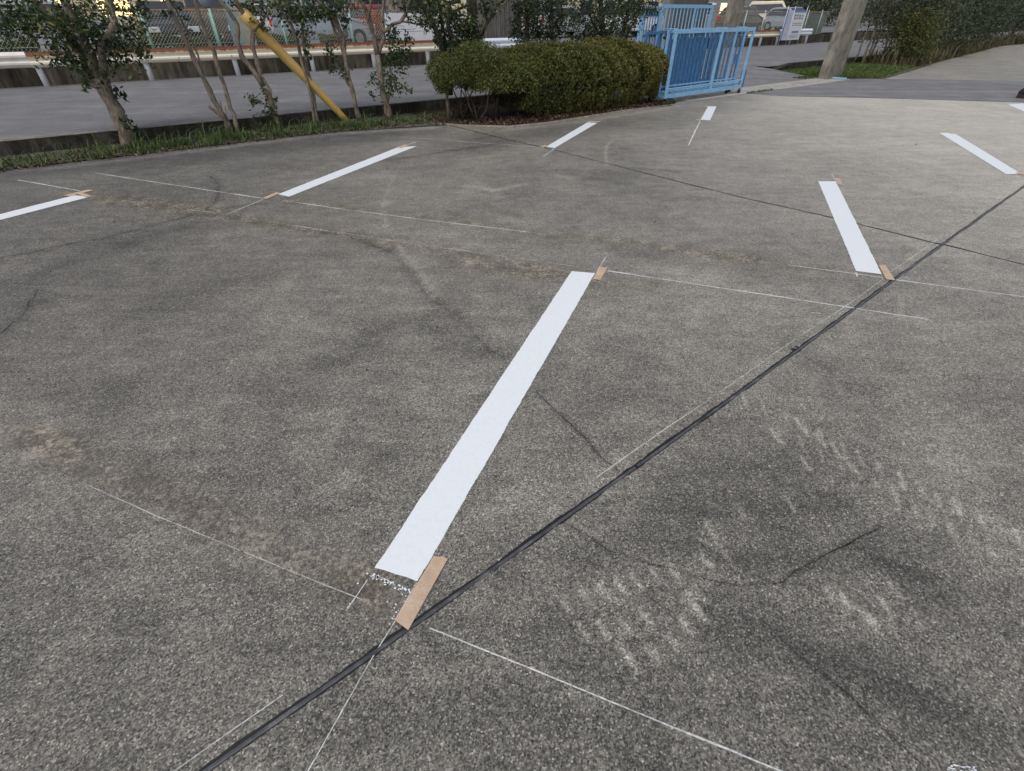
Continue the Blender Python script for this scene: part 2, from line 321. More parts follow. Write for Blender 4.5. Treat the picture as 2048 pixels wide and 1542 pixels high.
for q, r_, am in (([(0, 517), (95, 497), (215, 475), (300, 452), (375, 433), (412, 421), (520, 408), (600, 405)], .05, -.08), ([(412, 420), (434, 400), (438, 370), (420, 353)], .05, -.10),
    ([(640, 462), (680, 466), (730, 486), (776, 502), (803, 522), (839, 569), (859, 599), (909, 625), (939, 658), (979, 701), (1010, 718)], .025, -.08), ([(776, 502), (839, 569), (909, 625)], .07, -.07),
    ([(1075, 785), (1130, 840), (1169, 873), (1197, 910), (1239, 945)], .014, -.12), ([(75, 580), (70, 592), (50, 622), (30, 645), (-10, 675)], .05, -.10), ([(999, 288), (912, 300), (813, 315), (780, 320)], .06, -.10),
    ([(1128, 1046), (1216, 1102), (1308, 1130), (1419, 1162), (1480, 1171), (1563, 1164), (1651, 1111), (1767, 1053)], .010, -.10), ([(1526, 1241), (1609, 1319), (1697, 1389), (1804, 1491)], .012, -.10), ([(1360, 345), (1290, 338), (1250, 335)], .05, -.08),
    ([(791, 353), (775, 378), (766, 419), (771, 445), (780, 462), (803, 502), (846, 552), (870, 590)], .022, .13), ([(1228, 277), (1214, 292), (1211, 303), (1213, 330)], .03, .12), ([(1785, 565), (1798, 600), (1806, 640)], .012, .12)):
    stroke(q, r_, am)
# rows of tread lugs along the two tyre paths on the right
def lugs(path, n, lx, ly, r_, am):
    P = [np.array(q, float) for q in path]; L = [0]
    for a, b in zip(P[:-1], P[1:]): L.append(L[-1]+np.linalg.norm(b-a))
    for k_ in range(n):
        d = L[-1]*(k_+.5)/n; i_ = max(i for i in range(len(L)-1) if L[i] <= d); t = (d-L[i_])/(L[i_+1]-L[i_]); c = P[i_]+(P[i_+1]-P[i_])*t+RS.uniform(-4, 4, 2)
        stroke([(c[0]-lx, c[1]-ly), (c[0]+lx, c[1]+ly)], r_*RS.uniform(.8, 1.2), am*RS.uniform(.5, 1.2))
lugs([(1470, 790), (1600, 850), (1700, 905), (1800, 960), (1900, 1010), (2060, 1080)], 15, 5, 14, .0135, .19)
lugs([(1540, 860), (1640, 905), (1740, 960), (1850, 1025), (2000, 1110)], 12, 5, 14, .013, .16)
lugs([(1390, 1240), (1400, 1150), (1420, 1060), (1440, 1000)], 7, 14, 8, .013, .16)
lugs([(1640, 1180), (1720, 1230), (1800, 1260)], 5, 6, 14, .012, .15)
# worn pale lugs left in rows by tyres
for (u, v) in ((1128, 1208), (1172, 1196), (1207, 1183), (1240, 1172), (1272, 1163), (1312, 1152), (1348, 1145), (1165, 1262), (1205, 1258), (1250, 1250), (1292, 1236), (1380, 1200), (1402, 1226), (1372, 1252), (1345, 1285),
    (1420, 1060), (1440, 1095), (1412, 1118), (1480, 1020), (1582, 1010), (1640, 880), (1672, 900), (1700, 930), (1600, 850), (1770, 1210), (1730, 1230), (1690, 1200), (1790, 1180), (1550, 870), (1610, 925), (1265, 1330), (1310, 1310), (1245, 1300)):
    stroke([(u-8, v-13), (u-2, v-2), (u+9, v+13)], .0115+.003*random.random(), .19+.08*random.random())
for q, r_, am in (([(470, 436), (560, 452), (700, 470), (780, 500)], .05, -.14), ([(900, 425), (960, 440)], .07, -.12), ([(1000, 425), (1040, 432)], .06, -.12), ([(1180, 355), (1250, 368)], .10, -.10), ([(690, 270), (800, 280)], .12, -.06), ([(1000, 512), (1060, 535)], .04, -.10), ([(250, 395), (330, 405)], .06, -.1), ([(1060, 470), (1160, 485)], .05, -.08)):
    stroke(q, r_, am)
for q, r_, am in (([(150, 388), (300, 405), (450, 430), (560, 450), (760, 480), (1000, 525), (1150, 550)], .16, .9), ([(230, 400), (420, 425)], .2, .6), ([(560, 398), (800, 428), (1050, 462), (1300, 490), (1500, 520)], .13, .8),
    ([(900, 530), (1300, 575)], .14, .6), ([(60, 870), (160, 930), (350, 1000), (560, 1100), (720, 1160)], .1, .7), ([(740, 1150), (760, 1215)], .06, .9), ([(1350, 500), (1650, 540)], .14, .4), ([(0, 860), (150, 900)], .1, .5)):
    stroke(q, r_, am, grit)
me = bpy.data.meshes.new('parking_lot_ground')
VV = np.stack([X.ravel(), Y.ravel(), np.zeros(X.size)], 1)
idx = np.arange(nx*ny).reshape(ny, nx); F = np.stack([idx[:-1, :-1], idx[:-1, 1:], idx[1:, 1:], idx[1:, :-1]], -1).reshape(-1, 4)
me.vertices.add(len(VV)); me.vertices.foreach_set('co', VV.astype(np.float32).ravel()); me.loops.add(F.size); me.loops.foreach_set('vertex_index', F.ravel().astype(np.int32))
me.polygons.add(len(F)); me.polygons.foreach_set('loop_start', np.arange(0, F.size, 4, dtype=np.int32)); me.update(calc_edges=True)
for an, ar in (('tone', tone), ('grit', np.clip(grit, 0, 1))):
    at = me.attributes.new(an, 'FLOAT', 'POINT'); at.data.foreach_set('value', ar.ravel().astype(np.float32))
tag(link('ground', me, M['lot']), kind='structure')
def sheet(name, pts, z, mat, label=None):
    mb = MB().add([(q[0], q[1], z if len(q) < 3 or q[2] == 0 else q[2]) for q in pts], [tuple(range(len(pts)))])
    return tag(mb.build(name, mat), kind='structure')
# road on the far side of the kerb, ramped down to the entrance
mb = MB()
def grid(a0, a1, p0, p1, zf, na=20, npp=8):
    vs = [W(a0+(a1-a0)*i/na, p0+(p1-p0)*j/npp) for i in range(na+1) for j in range(npp+1)]
    vs = [(q[0], q[1], zf(*AP(q))) for q in vs]
    mb.add(vs, [(i*(npp+1)+j, (i+1)*(npp+1)+j, (i+1)*(npp+1)+j+1, i*(npp+1)+j+1) for i in range(na) for j in range(npp)])
RA0, RA1 = 10.4, 20.6
zr = lambda a, p: ROADZ
def zramp(a, p): return .006+(ROADZ-.006)*float(sm((p-9.75)/3.2))
grid(-200, RA0, KP+.1, 12.95, zr, 40, 1); grid(RA1, 38, KP+.5, 12.95, zr, 40, 1); grid(RA0, RA1, 9.75, 12.95, zramp, 20, 14); grid(-200, 38, 12.95, FP+.45, zr, 60, 4); grid(38, 300, 15.5, FP+.45, zr, 60, 4)
tag(mb.build('road', M['asphalt']), kind='structure')
# asphalt strip across the yard, pale threshold strip
e1 = [G(1480, 187.5), G(1505, 188), G(1560, 192.5), G(1720, 195.5), G(2048, 205), G(2600, 222)]
e2 = [G(2600, 170), G(2048, 162), G(1770, 158), G(1700, 158), G(1674, 161), G(1560, 178), G(1500, 184)]
sheet('asphalt_strip', e1+e2, .005, M['asphalt2'])
mb = MB().abox(12.0, 20.6, 8.84, 9.24, -.05, .009); mb.abox(12.0, 20.3, 9.265, 9.74, -.05, .010)
tag(mb.build('entrance_threshold', M['strip']), kind='structure')
# planting strip and bed
sheet('planting_strip', [W(-30, 10.33), W(3.1, 10.33), W(4.2, 9.98), W(5.3, 9.62), W(5.3, KP), W(-30, KP)], .012, M['grassground'])
bed = [(880, 249), (919, 252.5), (1018, 255.5), (1090, 248), (1160, 237), (1250, 222), (1344, 211)]
pts = [G(*q) for q in bed]; sheet('planting_bed', pts+[W(11.3, 9.3), W(10.6, 10.2), W(10.35, KP), W(5.3, KP)], .016, M['soil'])
# bed rim: low raised lip of mortar
bed_rim = MB(); rim = [G(*q)+np.array([0, 0, .0]) for q in bed]
bed_rim.tube(rim, .035, 6, .5); tag(bed_rim.build('bed_rim', M['kerbtop'], smooth=True), 'low uneven concrete lip curving along the front of the hedge bed', 'edging')
lawnpts = [W(20.2, 9.35), G(1770, 157.5), G(1830, 140), G(1875, 125.5), G(1940, 107), G(2000, 92.5), G(2048, 88), W(95, 13.3), W(95, 15.6), W(38.2, 15.6), W(37.8, 11.85), W(20.9, 11.85)]
sheet('verge_ground', lawnpts, .014, M['grassground'])
# yard beyond the retaining wall
mb = MB()
for q in ((-200, 12.9, FP+.75, FP+4), (28.6, 300, FP+.75, FP+4), (-200, 300, FP+4, 220)): mb.add([W(q[0], q[2], YZ), W(q[1], q[2], YZ), W(q[1], q[3], YZ), W(q[0], q[3], YZ)], [(0, 1, 2, 3)])
tag(mb.build('far_yard', M['yardasph']), kind='structure')
# ---------------- kerbs and retaining wall
mb = MB().abox(-30, RA0-.3, KP, KP+.14, -.05, ROADZ+.012)
k = thing('kerb_wall', 'low dark mossy concrete kerb between the grass strip and the road', 'kerb')
mb.build('face', M['kerb'], k); MB().abox(-30, 2.6, KP-.003, KP+.16, ROADZ+.012, ROADZ+.02).build('top', M['kerbtop'], k)
k = thing('kerb_wall', 'dark concrete kerb tapering down beside the entrance, right of the blue gate', 'kerb')
a0 = 20.1
mb = MB().add([W(a0, 11.62, .0), W(a0+1.9, 11.75, .0), W(a0+1.9, 11.75, .27), W(a0, 11.62, .06), W(a0, 12.1, .0), W(a0+1.9, 11.95, 0), W(a0+1.9, 11.95, .27), W(a0+.1, 12.1, .07)],
    [(0, 1, 2, 3), (3, 2, 6, 7), (4, 7, 6, 5), (0, 3, 7, 4), (1, 5, 6, 2)])
mb.abox(a0+1.9, 38, 11.75, 11.95, -.02, .27); mb.build('face', M['kerb'], k)
EA0, EA1 = 12.9, 28.6        # opening in the far wall (entrance opposite)
for (x0, x1, lb) in ((-60, EA0, 'dark stained retaining wall behind the rusty guardrail'), (EA1, 130, 'dark retaining wall under the short bright guardrail beyond the gate')):
    mb = MB().abox(x0, x1, FP+.42, FP+.75, -.05, ROADZ+.48)
    o = mb.build('retaining_wall', M['retwall'], None); tag(o, lb, 'wall')
mb = MB().add([W(EA0, FP+.45, ROADZ), W(EA1, FP+.45, ROADZ), W(EA1, FP+4, YZ+.006), W(EA0, FP+4, YZ+.006)], [(0, 1, 2, 3)])
tag(mb.build('driveway', M['asphalt']), kind='structure')
# ---------------- guardrails
prof = [(.0, 0), (.035, .02), (.075, .075), (.075, .12), (.03, .165), (.03, .195), (.075, .24), (.075, .285), (.035, .34), (0, .36)]
def rail(a0, a1, z0, mats, label, postas, beamlen, pz, off, name='guardrail', pm='white_steel'):
    g = thing(name, label, 'guardrail', 'guardrails along the far side of the road', W((a0+a1)/2, FP, ROADZ))
    x = a0; i = 0
    while x < a1-.01:
        x1 = min(x+beamlen, a1); mb = MB(); n = 10; th = .006*(i % 2)
        vs = [];
        for k_ in range(n+1):
            a = x-.12*(i > 0)+(x1-x+.12*(i > 0))*k_/n
            for q, z in prof: vs.append(W(a, FP-q-th, z0+z))
            for q, z in prof[::-1]: vs.append(W(a, FP-q-th+.012, z0+z))
        m_ = 2*len(prof)
        mb.add(vs, [(k_*m_+j, k_*m_+(j+1) % m_, (k_+1)*m_+(j+1) % m_, (k_+1)*m_+j) for k_ in range(n) for j in range(m_)]+[tuple(range(m_)), tuple(n*m_+j for j in range(m_))])
        # local z origin = beam bottom for the rust ramp
        me = bpy.data.meshes.new('beam'); o0 = Vector((float(W(x, FP)[0]), float(W(x, FP)[1]), z0))
        me.from_pydata([(v[0]-o0.x, v[1]-o0.y, v[2]-o0.z) for v in mb.v], [], mb.f); me.update()
        b = link('beam', me, M[mats[min(i, len(mats)-1)]], g); b.location = o0-g.location
        for e in (x+.25, x+.4):
            if x > a0-5:
                for z in (.1, .26): 
                    q = W(e, FP-.078-th, z0+z); bm_ = MB().box(q, W(.018, 0), W(0, .008), (0, 0, .018)); bm_.build('bolt', M['rust'], b) if z < .2 and e == x+.25 else None
        x = x1; i += 1
    for a in postas:
        mb = MB().tube([W(a, FP+.10, ROADZ-.05), W(a, FP+.10, z0+.33)], .075, 12)
        mb.box(W(a, FP+.03, z0+.18), W(.04, 0), W(0, .035), (0, 0, .05)); mb.build('post', M[pm], g, True)
    return g
aof = lambda u, v, z=ROADZ: AP(G(u, v, z))[0]
pa = [AP(G(98, 168, ROADZ))[0], AP(G(300, 157, ROADZ))[0], AP(G(465, 147, ROADZ))[0], AP(G(610, 139, ROADZ))[0], AP(G(731, 133, ROADZ))[0], AP(G(841, 128, ROADZ))[0]]
st = (pa[-1]-pa[0])/5
posts = [pa[0]-st*k_ for k_ in (3, 2, 1)]+pa+[pa[-1]+st*k_ for k_ in (1, 2)]
RZ = ROADZ+.46
rail(pa[0]-.15-2*st, pa[0]-.12, RZ+.01, ['rail_white'], 'weathered white guardrail section at the far left, before the rusty beams', posts[:3], 99, 0, 0)
rail(pa[0]-.12, pa[0]-.12+2*st*3, RZ, ['rail_cream'], 'long cream guardrail with a rust-eaten top edge across the road', posts[3:9], 2*st, 0, 0)
ga = pa[0]-.12+6*st
gend = AP(V(1043, 70, FP))[0]; rail(ga, gend, RZ, ['bluewhite'], 'clean white guardrail end behind the hedge, below the grooved board wall', [ga+.5, gend-.4], 99, 0, 0)
aR = [AP(G(1508, 89, ROADZ))[0], AP(G(1546, 88, ROADZ))[0]]
rail(aR[0]-3.6, aR[0]-.2, RZ, ['rail_cream'], 'short cream guardrail length seen past the near blue gate', [aR[0]-1.9, aR[0]+.0], 99, 0, 0)
rail(aR[0]-.2, aR[1]+2.2, RZ+.012, ['bluewhite'], 'short bright white guardrail beside the banner across the road', [aR[1], aR[1]+2.0], 99, 0, 0)
# ---------------- chain-link fences on the wall
FZ = ROADZ+.48; FPP = FP+.58
def mesh_panel(a0, a1, z0, z1, pitch, mat, parent, th=.0035):
    hh = z1-z0; mb = MB(); Vs = []; n = 0
    a = a0-hh
    def seg(q0, q1):
        d = q1-q0; d = d/np.linalg.norm(d); nrm = W(0, 1); s = np.cross(d, nrm)*th; t = nrm*th
        c = [q0+s, q0+t, q0-s, q0-t]; e = [q1+s, q1+t, q1-s, q1-t]
        for i in range(4): Vs.extend([c[i], c[(i+1) % 4], e[(i+1) % 4], e[i]])
    sl_ = .9
    a = a0-hh*sl_
    while a < a1:
        for sg in (1, -1):
            s0, s1 = a, a+hh*sl_
            x0, x1 = max(s0, a0), min(s1, a1)
            if x1 <= x0: continue
            t0, t1 = (x0-s0)/(hh*sl_), (x1-s0)/(hh*sl_)
            za, zb = (z0+t0*hh, z0+t1*hh) if sg > 0 else (z1-t0*hh, z1-t1*hh)
            seg(W(x0, FPP-.03+.004*sg, za), W(x1, FPP-.03+.004*sg, zb))
        a += pitch
    return fast('wire_mesh', np.array(Vs), len(Vs)//4, mat, parent)
FT = 1.93
for (x0, x1, pm, pitch, lb, pxs) in ((-9, EA0-.2, 'mint', .095, 'chain-link fence with mint green posts above the rusty guardrail', [285, 425, 563, 700, 860]), (EA1+.3, 42.5, 'white_steel', .11, 'chain-link fence with thin white posts beyond the blue gate', [1490, 1527, 1613, 1640])):
    g = thing('chain_link_fence', lb, 'fence', None, W(x0, FPP, FZ))
    mesh_panel(x0, x1, FZ+.02, FT, pitch, M['wire'], g)
    MB().tube([W(x0, FPP, FT), W(x1, FPP, FT)], .028, 8).build('top_rail', M['rust'], g, True)
    MB().tube([W(x0, FPP-.035, FZ+.42), W(x1, FPP-.035, FZ+.42)], .005, 5).build('tension_wire', M['wire'], g, True)
    for u in pxs:
        q = AP(V(u, 40, FPP))[0]
        MB().tube([W(q, FPP, FZ-.05), W(q, FPP, FT+.05)], .045 if pm == 'mint' else .03, 10).build('post', M[pm], g, True)
# green windscreen sheet on the right fence
q0, q1 = AP(V(1607, 50, FPP))[0], 42.4
MB().abox(q0, q1, FPP+.05, FPP+.06, FZ, FT-.05).build('screen_sheet', plain('screen_green', (.10, .13, .115), .8), g)
# ---------------- sign boards
def board_marks(g, a0, a1, z0, z1, pp, items, mat):
    mb = MB()
    for (x0, y0, x1, y1) in items:      # fractions
        mb.abox(a0+(a1-a0)*x0, a0+(a1-a0)*x1, pp-.004, pp-.001, z0+(z1-z0)*y0, z0+(z1-z0)*y1)
    mb.build('lettering', mat, g)
sa0, sa1 = AP(V(768, 45, FPP-.12))[0], AP(V(926, 45, FPP-.12))[0]
g = thing('notice_board', 'wide white board with a thin route line, fixed to the chain-link fence', 'sign', None, W(sa0, FPP-.12, 1))
sz0, sz1 = RZ+.28, 1.86
MB().abox(sa0, sa1, FPP-.12, FPP-.09, sz0, sz1).build('panel', M['board_white'], g, False, .004)
it = [(.10+.018*i, .45+.012*random.random(), .112+.018*i, .475+.012*random.random()) for i in range(8)]+[(.22+.02*i, .45, .232+.02*i, .47) for i in range(7)]
it += [(.08, .385, .2, .395), (.26, .385, .47, .395), (.47, .28, .478, .395), (.47, .28, .50, .29), (.498, .28, .506, .47), (.506, .46, .54, .47), (.535, .35, .543, .47), (.543, .35, .68, .36)]
it += [(.1+.55*random.random(), .08+.2*random.random(), 0, 0) for i in range(16)]
it = [(a, b, c or a+.006, d or b+.012) for a, b, c, d in it]
it += [(.25, .86, .46, .872), (.44, .74, .446, .80), (.5, .62, .62, .63), (.5, .70, .62, .706), (.2, .56, .23, .575), (.12, .6, .2, .61)]
board_marks(g, sa0, sa1, sz0, sz1, FPP-.12, it, M['ink'])
# tall banners on the right, standing before the wall
for (uc0, uc1, lb, cm) in ((1582, 1604, 'white banner with blue header and dark lettering, the wider of the pair by the fence', 0), (1569, 1580, 'narrow pale blue and pink banner beside the wider white one', 1)):
    pp = FP-.35; b0, b1 = AP(V(uc0+(-4 if cm else -3), 60, pp))[0], AP(V(uc1-2, 60, pp))[0]
    g = thing('banner', lb, 'banner', 'pair of advertising banners on poles', W(b0, pp, ROADZ))
    zb0, zb1 = ROADZ+.28, 1.98
    MB().abox(b0, b1, pp-.008, pp+.008, zb0, zb1).build('cloth', M['board_white'] if not cm else plain('banner_paleblue', (.52, .58, .70), .7), g)
    for e in (b0-.03, b1+.03)[:1 if cm else 2]: MB().tube([W(e, pp, ROADZ), W(e, pp, zb1+.22)], .013, 8).build('pole', M['bluewhite'], g, True)
    w_ = b1-b0
    board_marks(g, b0, b1, zb0, zb1, pp-.008, [(0, .93, 1, 1)] if not cm else [(0, 0, .18, 1)], M['ink_blue'])
    if not cm:
        ch = []
        for row, (n_, y_, s_) in enumerate(((4, .80, .07), (4, .71, .055), (6, .56, .03), (6, .49, .03), (6, .16, .025), (7, .11, .02), (7, .06, .02))):
            for i in range(n_):
                x_ = .08+.84*i/n_; cw = .84/n_*.72
                ch += [(x_, y_+s_*f_, x_+cw, y_+s_*f_+s_*.16) for f_ in (0, .42, .84)][:2+random.randint(0, 1)]+[(x_+cw*f_, y_, x_+cw*f_+cw*.16, y_+s_) for f_ in (.1, .7)][:random.randint(1, 2)]
        board_marks(g, b0, b1, zb0, zb1, pp-.0095, ch, M['ink'])
        board_marks(g, b0, b1, zb0, zb1, pp-.0085, [(.22, .24, .8, .31)], M['ink_blue'])
    else:
        board_marks(g, b0, b1, zb0, zb1, pp-.0095, [(.35+.1*random.random(), .15+.075*i, .75, .18+.075*i) for i in range(10)], M['ink_pink'])
# pale blue board standing behind the fence near the yellow pole
b0 = AP(V(458, 50, FPP+.3))[0]; g = thing('display_board', 'pale blue edged board standing behind the fence near the yellow pole top', 'board', None, W(b0, FPP+.3, YZ))
MB().abox(b0, b0+.28, FPP+.3, FPP+.33, YZ, 2.5).build('side_panel', M['ltblue'], g); MB().abox(b0+.28, b0+.62, FPP+.31, FPP+.33, YZ, 2.3).build('panel', plain('beige_panel', (.42, .40, .33), .7), g)
MB().abox(b0+.62, b0+.72, FPP+.3, FPP+.33, YZ, 2.5).build('edge_panel', M['ltblue'], g)
# convex mirror back / cap on a mint pole
q = V(416, 20, FPP+.1); aa = AP(q)[0]; g = thing('road_mirror', 'pale grey rounded cap on a mint pole rising over the chain-link fence', 'mirror', None, W(aa, FPP+.1, FZ))
MB().tube([W(aa, FPP+.1, FZ), W(aa, FPP+.1, 2.35)], .04, 10).build('pole', M['mint'], g, True)
MB().tube([W(aa, FPP+.1, 1.98), W(aa, FPP+.1, 2.06), W(aa, FPP+.1, 2.2), W(aa, FPP+.1, 2.5)], [.05, .14, .2, .2], 20).build('cap', plain('mirror_grey', (.26, .30, .36), .5), g, True)
# ---------------- yellow guy-wire guard pole
b = G(694, 242); t_ = V(481, 22, AP(b)[1]); dd = (t_-b)/np.linalg.norm(t_-b)
g = thing('guy_wire_guard', 'slanting yellow guy-wire guard pole with worn orange patches, rising from the grass', 'guard pole', None, b)
L_ = np.linalg.norm(t_-b)
MB().tube([b-dd*.05+dd*L_*k_/12 for k_ in range(13)], [.058+.048*k_/12 for k_ in range(13)], 16).build('sleeve', M['yellow'], g, True)
MB().tube([t_-dd*.1, t_+dd*3.5], .012, 6).build('wire', M['steel'], g, True)
MB().tube([b-dd*.1, b+dd*.12], .022, 8).build('anchor_rod', M['steel'], g, True)
# ---------------- pillars
def pillar(u0, u1, vb, pp, hgt, label, mat, name='gate_pillar', zb=0., depth=.32, gro=0):
    a1 = AP(V(u1, vb, pp))[0]; a0 = AP(V(u0, vb, pp+(depth if name == 'gate_pillar' else 0)))[0]
    pass
    g = thing(name, label, 'pillar' if name == 'gate_pillar' else 'wall', None, W((a0+a1)/2, pp, zb))
    mb = MB(); n = 10
    for k_ in range(n):
        pass
    # shaft with slightly uneven courses
    vs = []; seg = 14
    for k_ in range(seg+1):
        z = zb-.05+(hgt+.05)*k_/seg; j = .012*(random.random()-.5)
        tp = 1-.0*(k_/seg)
        ring = [(a0, pp), (a1, pp), (a1, pp+depth), (a0, pp+depth)]
        for (x_, y_) in ring: vs.append(W(x_+.01*(random.random()-.5), y_+.01*(random.random()-.5), z))
    mb.add(vs, [(k_*4+j, k_*4+(j+1) % 4, (k_+1)*4+(j+1) % 4, (k_+1)*4+j) for k_ in range(seg) for j in range(4)]+[(3, 2, 1, 0), (seg*4, seg*4+1, seg*4+2, seg*4+3)])
    mb.build('shaft', mat, g, False, .015)
    if gro:
        n = gro; w_ = (a1-a0)/n
        for k_ in range(n): MB().abox(a0+w_*k_+.012, a0+w_*(k_+1)-.012, pp-.025, pp-.003, zb, zb+hgt).build('board', mat, g)
    return g, a0, a1
g, a0, a1 = pillar(1636, 1682, 154, 9.35, 2.12, 'rough grey gate pillar with streaked faces right of the entrance', M['pillar'])
MB().abox(a0+.06, a1-.06, 9.40, 9.62, 2.125, 2.5).build('lamp_base', M['bark_dark'], g, False, .02)
pillar(1440, 1474, 75, FP+.1, 2.9, 'rough brown-grey pillar of the entrance opposite, behind the blue gates', M['pillar'], zb=ROADZ, depth=.4)
pillar(966, 1043, 75, FP+.15, 3.0, 'grooved grey board wall section rising behind the hedge', M['boards'], 'board_wall', ROADZ, .4, 9)
pillar(1337, 1404, 70, FP+2.6, 2.8, 'brown slatted wall section seen through the farther blue gate', M['boards'], 'board_wall', YZ, .3, 10)
# ---------------- blue gates
def bars(mb, A, B, z0, z1, n, r): 
    for k_ in range(n):
        q = A+(B-A)*(k_+.5)/n; d = (B-A)/np.linalg.norm(B-A)
        mb.box([q[0], q[1], (z0+z1)/2], [d[0]*r, d[1]*r, 0], [-d[1]*r, d[0]*r, 0], [0, 0, (z1-z0)/2])
def frame_box(mb, A, B, z, hz, hw):   # horizontal member
    d = (B-A); L = np.linalg.norm(d); d = d/L
    mb.box([(A[0]+B[0])/2, (A[1]+B[1])/2, z], [d[0]*L/2, d[1]*L/2, 0], [-d[1]*hw, d[0]*hw, 0], [0, 0, hz])
def vpost(mb, q, d, z0, z1, r, hw): mb.box([q[0], q[1], (z0+z1)/2], [d[0]*r, d[1]*r, 0], [-d[1]*hw, d[0]*hw, 0], [0, 0, (z1-z0)/2])
def leaf(g, A, B, z0, z1, name, t=.035, mid=None, npick=0, low=True, pr=.009, pmid=None, hw=.02, mat='bluepaint', barmat='bluepaint2', barz=(0, 0)):
    d = (B-A)/np.linalg.norm(B-A)
    mb = MB(); frame_box(mb, A, B, z1-t, t, hw); frame_box(mb, A, B, z0+t, t, hw)
    vpost(mb, A+d*t, d, z0+2*t, z1-2*t, t, hw); vpost(mb, B-d*t, d, z0+2*t, z1-2*t, t, hw)
    if low: frame_box(mb, A+d*2*t, B-d*2*t, z0+.2, .015, hw*.8)
    f_ = mb.build(name, M[mat], g, False, .003)
    if mid is not None:
        for q in mid: vm = MB(); vpost(vm, A+(B-A)*q, d, z0+2*t, z1-2*t, t*.9, hw*1.05); vm.build('upright', M[mat], g, False, .003)
    if npick:
        mb = MB(); bars(mb, A+d*.05, B-d*.05, z0+2*t+barz[0], z1-2*t-barz[1], npick, pr); mb.build('bars', M[barmat], g)
Z0, Z1 = .12, 1.50
A = G(1328.5, 197.6, Z0)[:2]; B = G(1481, 176.4, Z0)[:2]
gate = thing('folding_gate', 'light blue folding steel gate pushed open beside the hedge, near leaf empty', 'gate', None, (A[0], A[1], 0))
d = (B-A)/np.linalg.norm(B-A); nn = np.array([-d[1], d[0]])
leaf(gate, A, B, Z0, Z1, 'front_frame', .042, [.56])
for k_, (off, sh, sh2, npk, z1_) in enumerate(((.22, .02, -.02, 20, Z1-.02), (.40, -.10, -.18, 17, Z1-.03), (.62, -.28, -.42, 15, Z1-.05))):
    A2 = A+nn*off+d*sh; B2 = B+nn*off+d*sh2
    leaf(gate, A2, B2, Z0+.03, z1_, 'rear_frame', .03, None if k_ else [.86], npk, True, .013, mat='bluepaint' if k_ == 0 else 'bluepaint2')
# solid lower sheet with perforated look on the rear leaf
mb = MB(); A3 = A+nn*.31+d*.18; B3 = A+nn*.31+d*(np.linalg.norm(B-A)*.50)
frame_box(mb, A3, B3, .78, .52, .004); mb.build('sheet_panel', M['bluepaint2'], gate)
# bottom tray linking the leaves, top straps, bumper, casters, latch
mb = MB()
for q in (.02, .5, .97):
    a_ = A+(B-A)*q; frame_box(mb, a_, a_+nn*.62, Z0+.03, .022, .03)
frame_box(mb, A+nn*.1, B+nn*.1, Z0+.14, .012, .045); mb.build('bottom_tray', M['bluepaint'], gate)
for q in (.02, .3, .6, .88):
    mb = MB(); a_ = A+(B-A)*q; frame_box(mb, a_+nn*.0, a_+nn*.3, Z1+.008, .008, .02); mb.build('top_strap', M['bluepaint'], gate)
mb = MB(); c_ = B+d*.08+nn*.06; vpost(mb, c_, d, .13, .55, .05, .05); mb.build('bumper', M['bluepaint2'], gate, False, .004)
def caster(c_, r=.055):
    o = thing_part = MB(); dd3 = np.array([d[0], d[1], 0]); n3 = np.array([nn[0], nn[1], 0])
    o.tube([np.array([c_[0], c_[1], r])-n3*.016, np.array([c_[0], c_[1], r])+n3*.016], r, 16)
    w1 = o.build('caster_wheel', M['black'], gate, True)
    MB().box([c_[0], c_[1], .095], dd3*.02, n3*.024, (0, 0, .03)).build('fork', M['steel'], w1)
for q in (A+d*.08, B-d*.05, B-d*.35+nn*.2, B-d*.06+nn*.3, A+d*.1+nn*.5): caster(q)
mb = MB(); c_ = B-d*.28+nn*.2; vpost(mb, c_, d, .70, .92, .03, .035); mb.build('latch', M['bluepaint2'], gate, False, .006)
# block of old concrete at the bed corner under the gate
g = MB(); q = G(1338, 207); g.box([q[0], q[1], .045], W(.14, 0), W(0, .1), (0, 0, .045)); tag(g.build('kerb_stone', M['kerb'], None, False, .02), 'small broken kerb stone at the bed corner under the blue gate', 'stone')
# farther gate across the road
pp = FP-.1
fA = W(AP(V(1270, 50, pp))[0], pp)[:2]; fM = W(AP(V(1317, 50, pp))[0], pp)[:2]; fB = W(AP(V(1424, 30, pp))[0], pp)[:2]
fz0, fz1 = ROADZ+.08, V(1370, 9, pp)[2]
g2 = thing('sliding_gate', 'tall light blue barred gate standing across the road behind the folded gate', 'gate', None, (fA[0], fA[1], ROADZ))
d2 = (fB-fA)/np.linalg.norm(fB-fA); n2_ = np.array([-d2[1], d2[0]])
leaf(g2, fM, fB, fz0, fz1, 'frame', .075, [.64], 15, True, .02, barmat='bluepaint'); leaf(g2, fA-n2_*.3, fM-n2_*.02, fz0, fz1-.09, 'frame', .05, None, 7, True, .018, barmat='bluepaint2')
mb = MB(); vpost(mb, fA+d2*.12-n2_*.3, d2, ROADZ, fz1-.25, .16, .03); mb.build('end_post', M['bluepaint'], g2, False, .004)
mb = MB(); mb.box([fB[0], fB[1], fz1+.04], [.1, 0, 0], [0, .06, 0], [0, 0, .04]); mb.build('finial', M['board_white'], g2)
# blue stop bar at the pillar foot
q0, q1 = G(1664, 158), G(1692, 160); dq = (q1-q0)/2; g = MB().box((q0+q1)/2+np.array([0, 0, .035]), dq, np.array([-dq[1], dq[0], 0])/np.linalg.norm(dq)*.05, (0, 0, .025))
tag(g.build('gate_stop', M['bluepaint'], None, False, .008), 'flat light blue steel bar lying at the foot of the grey pillar', 'gate stop')
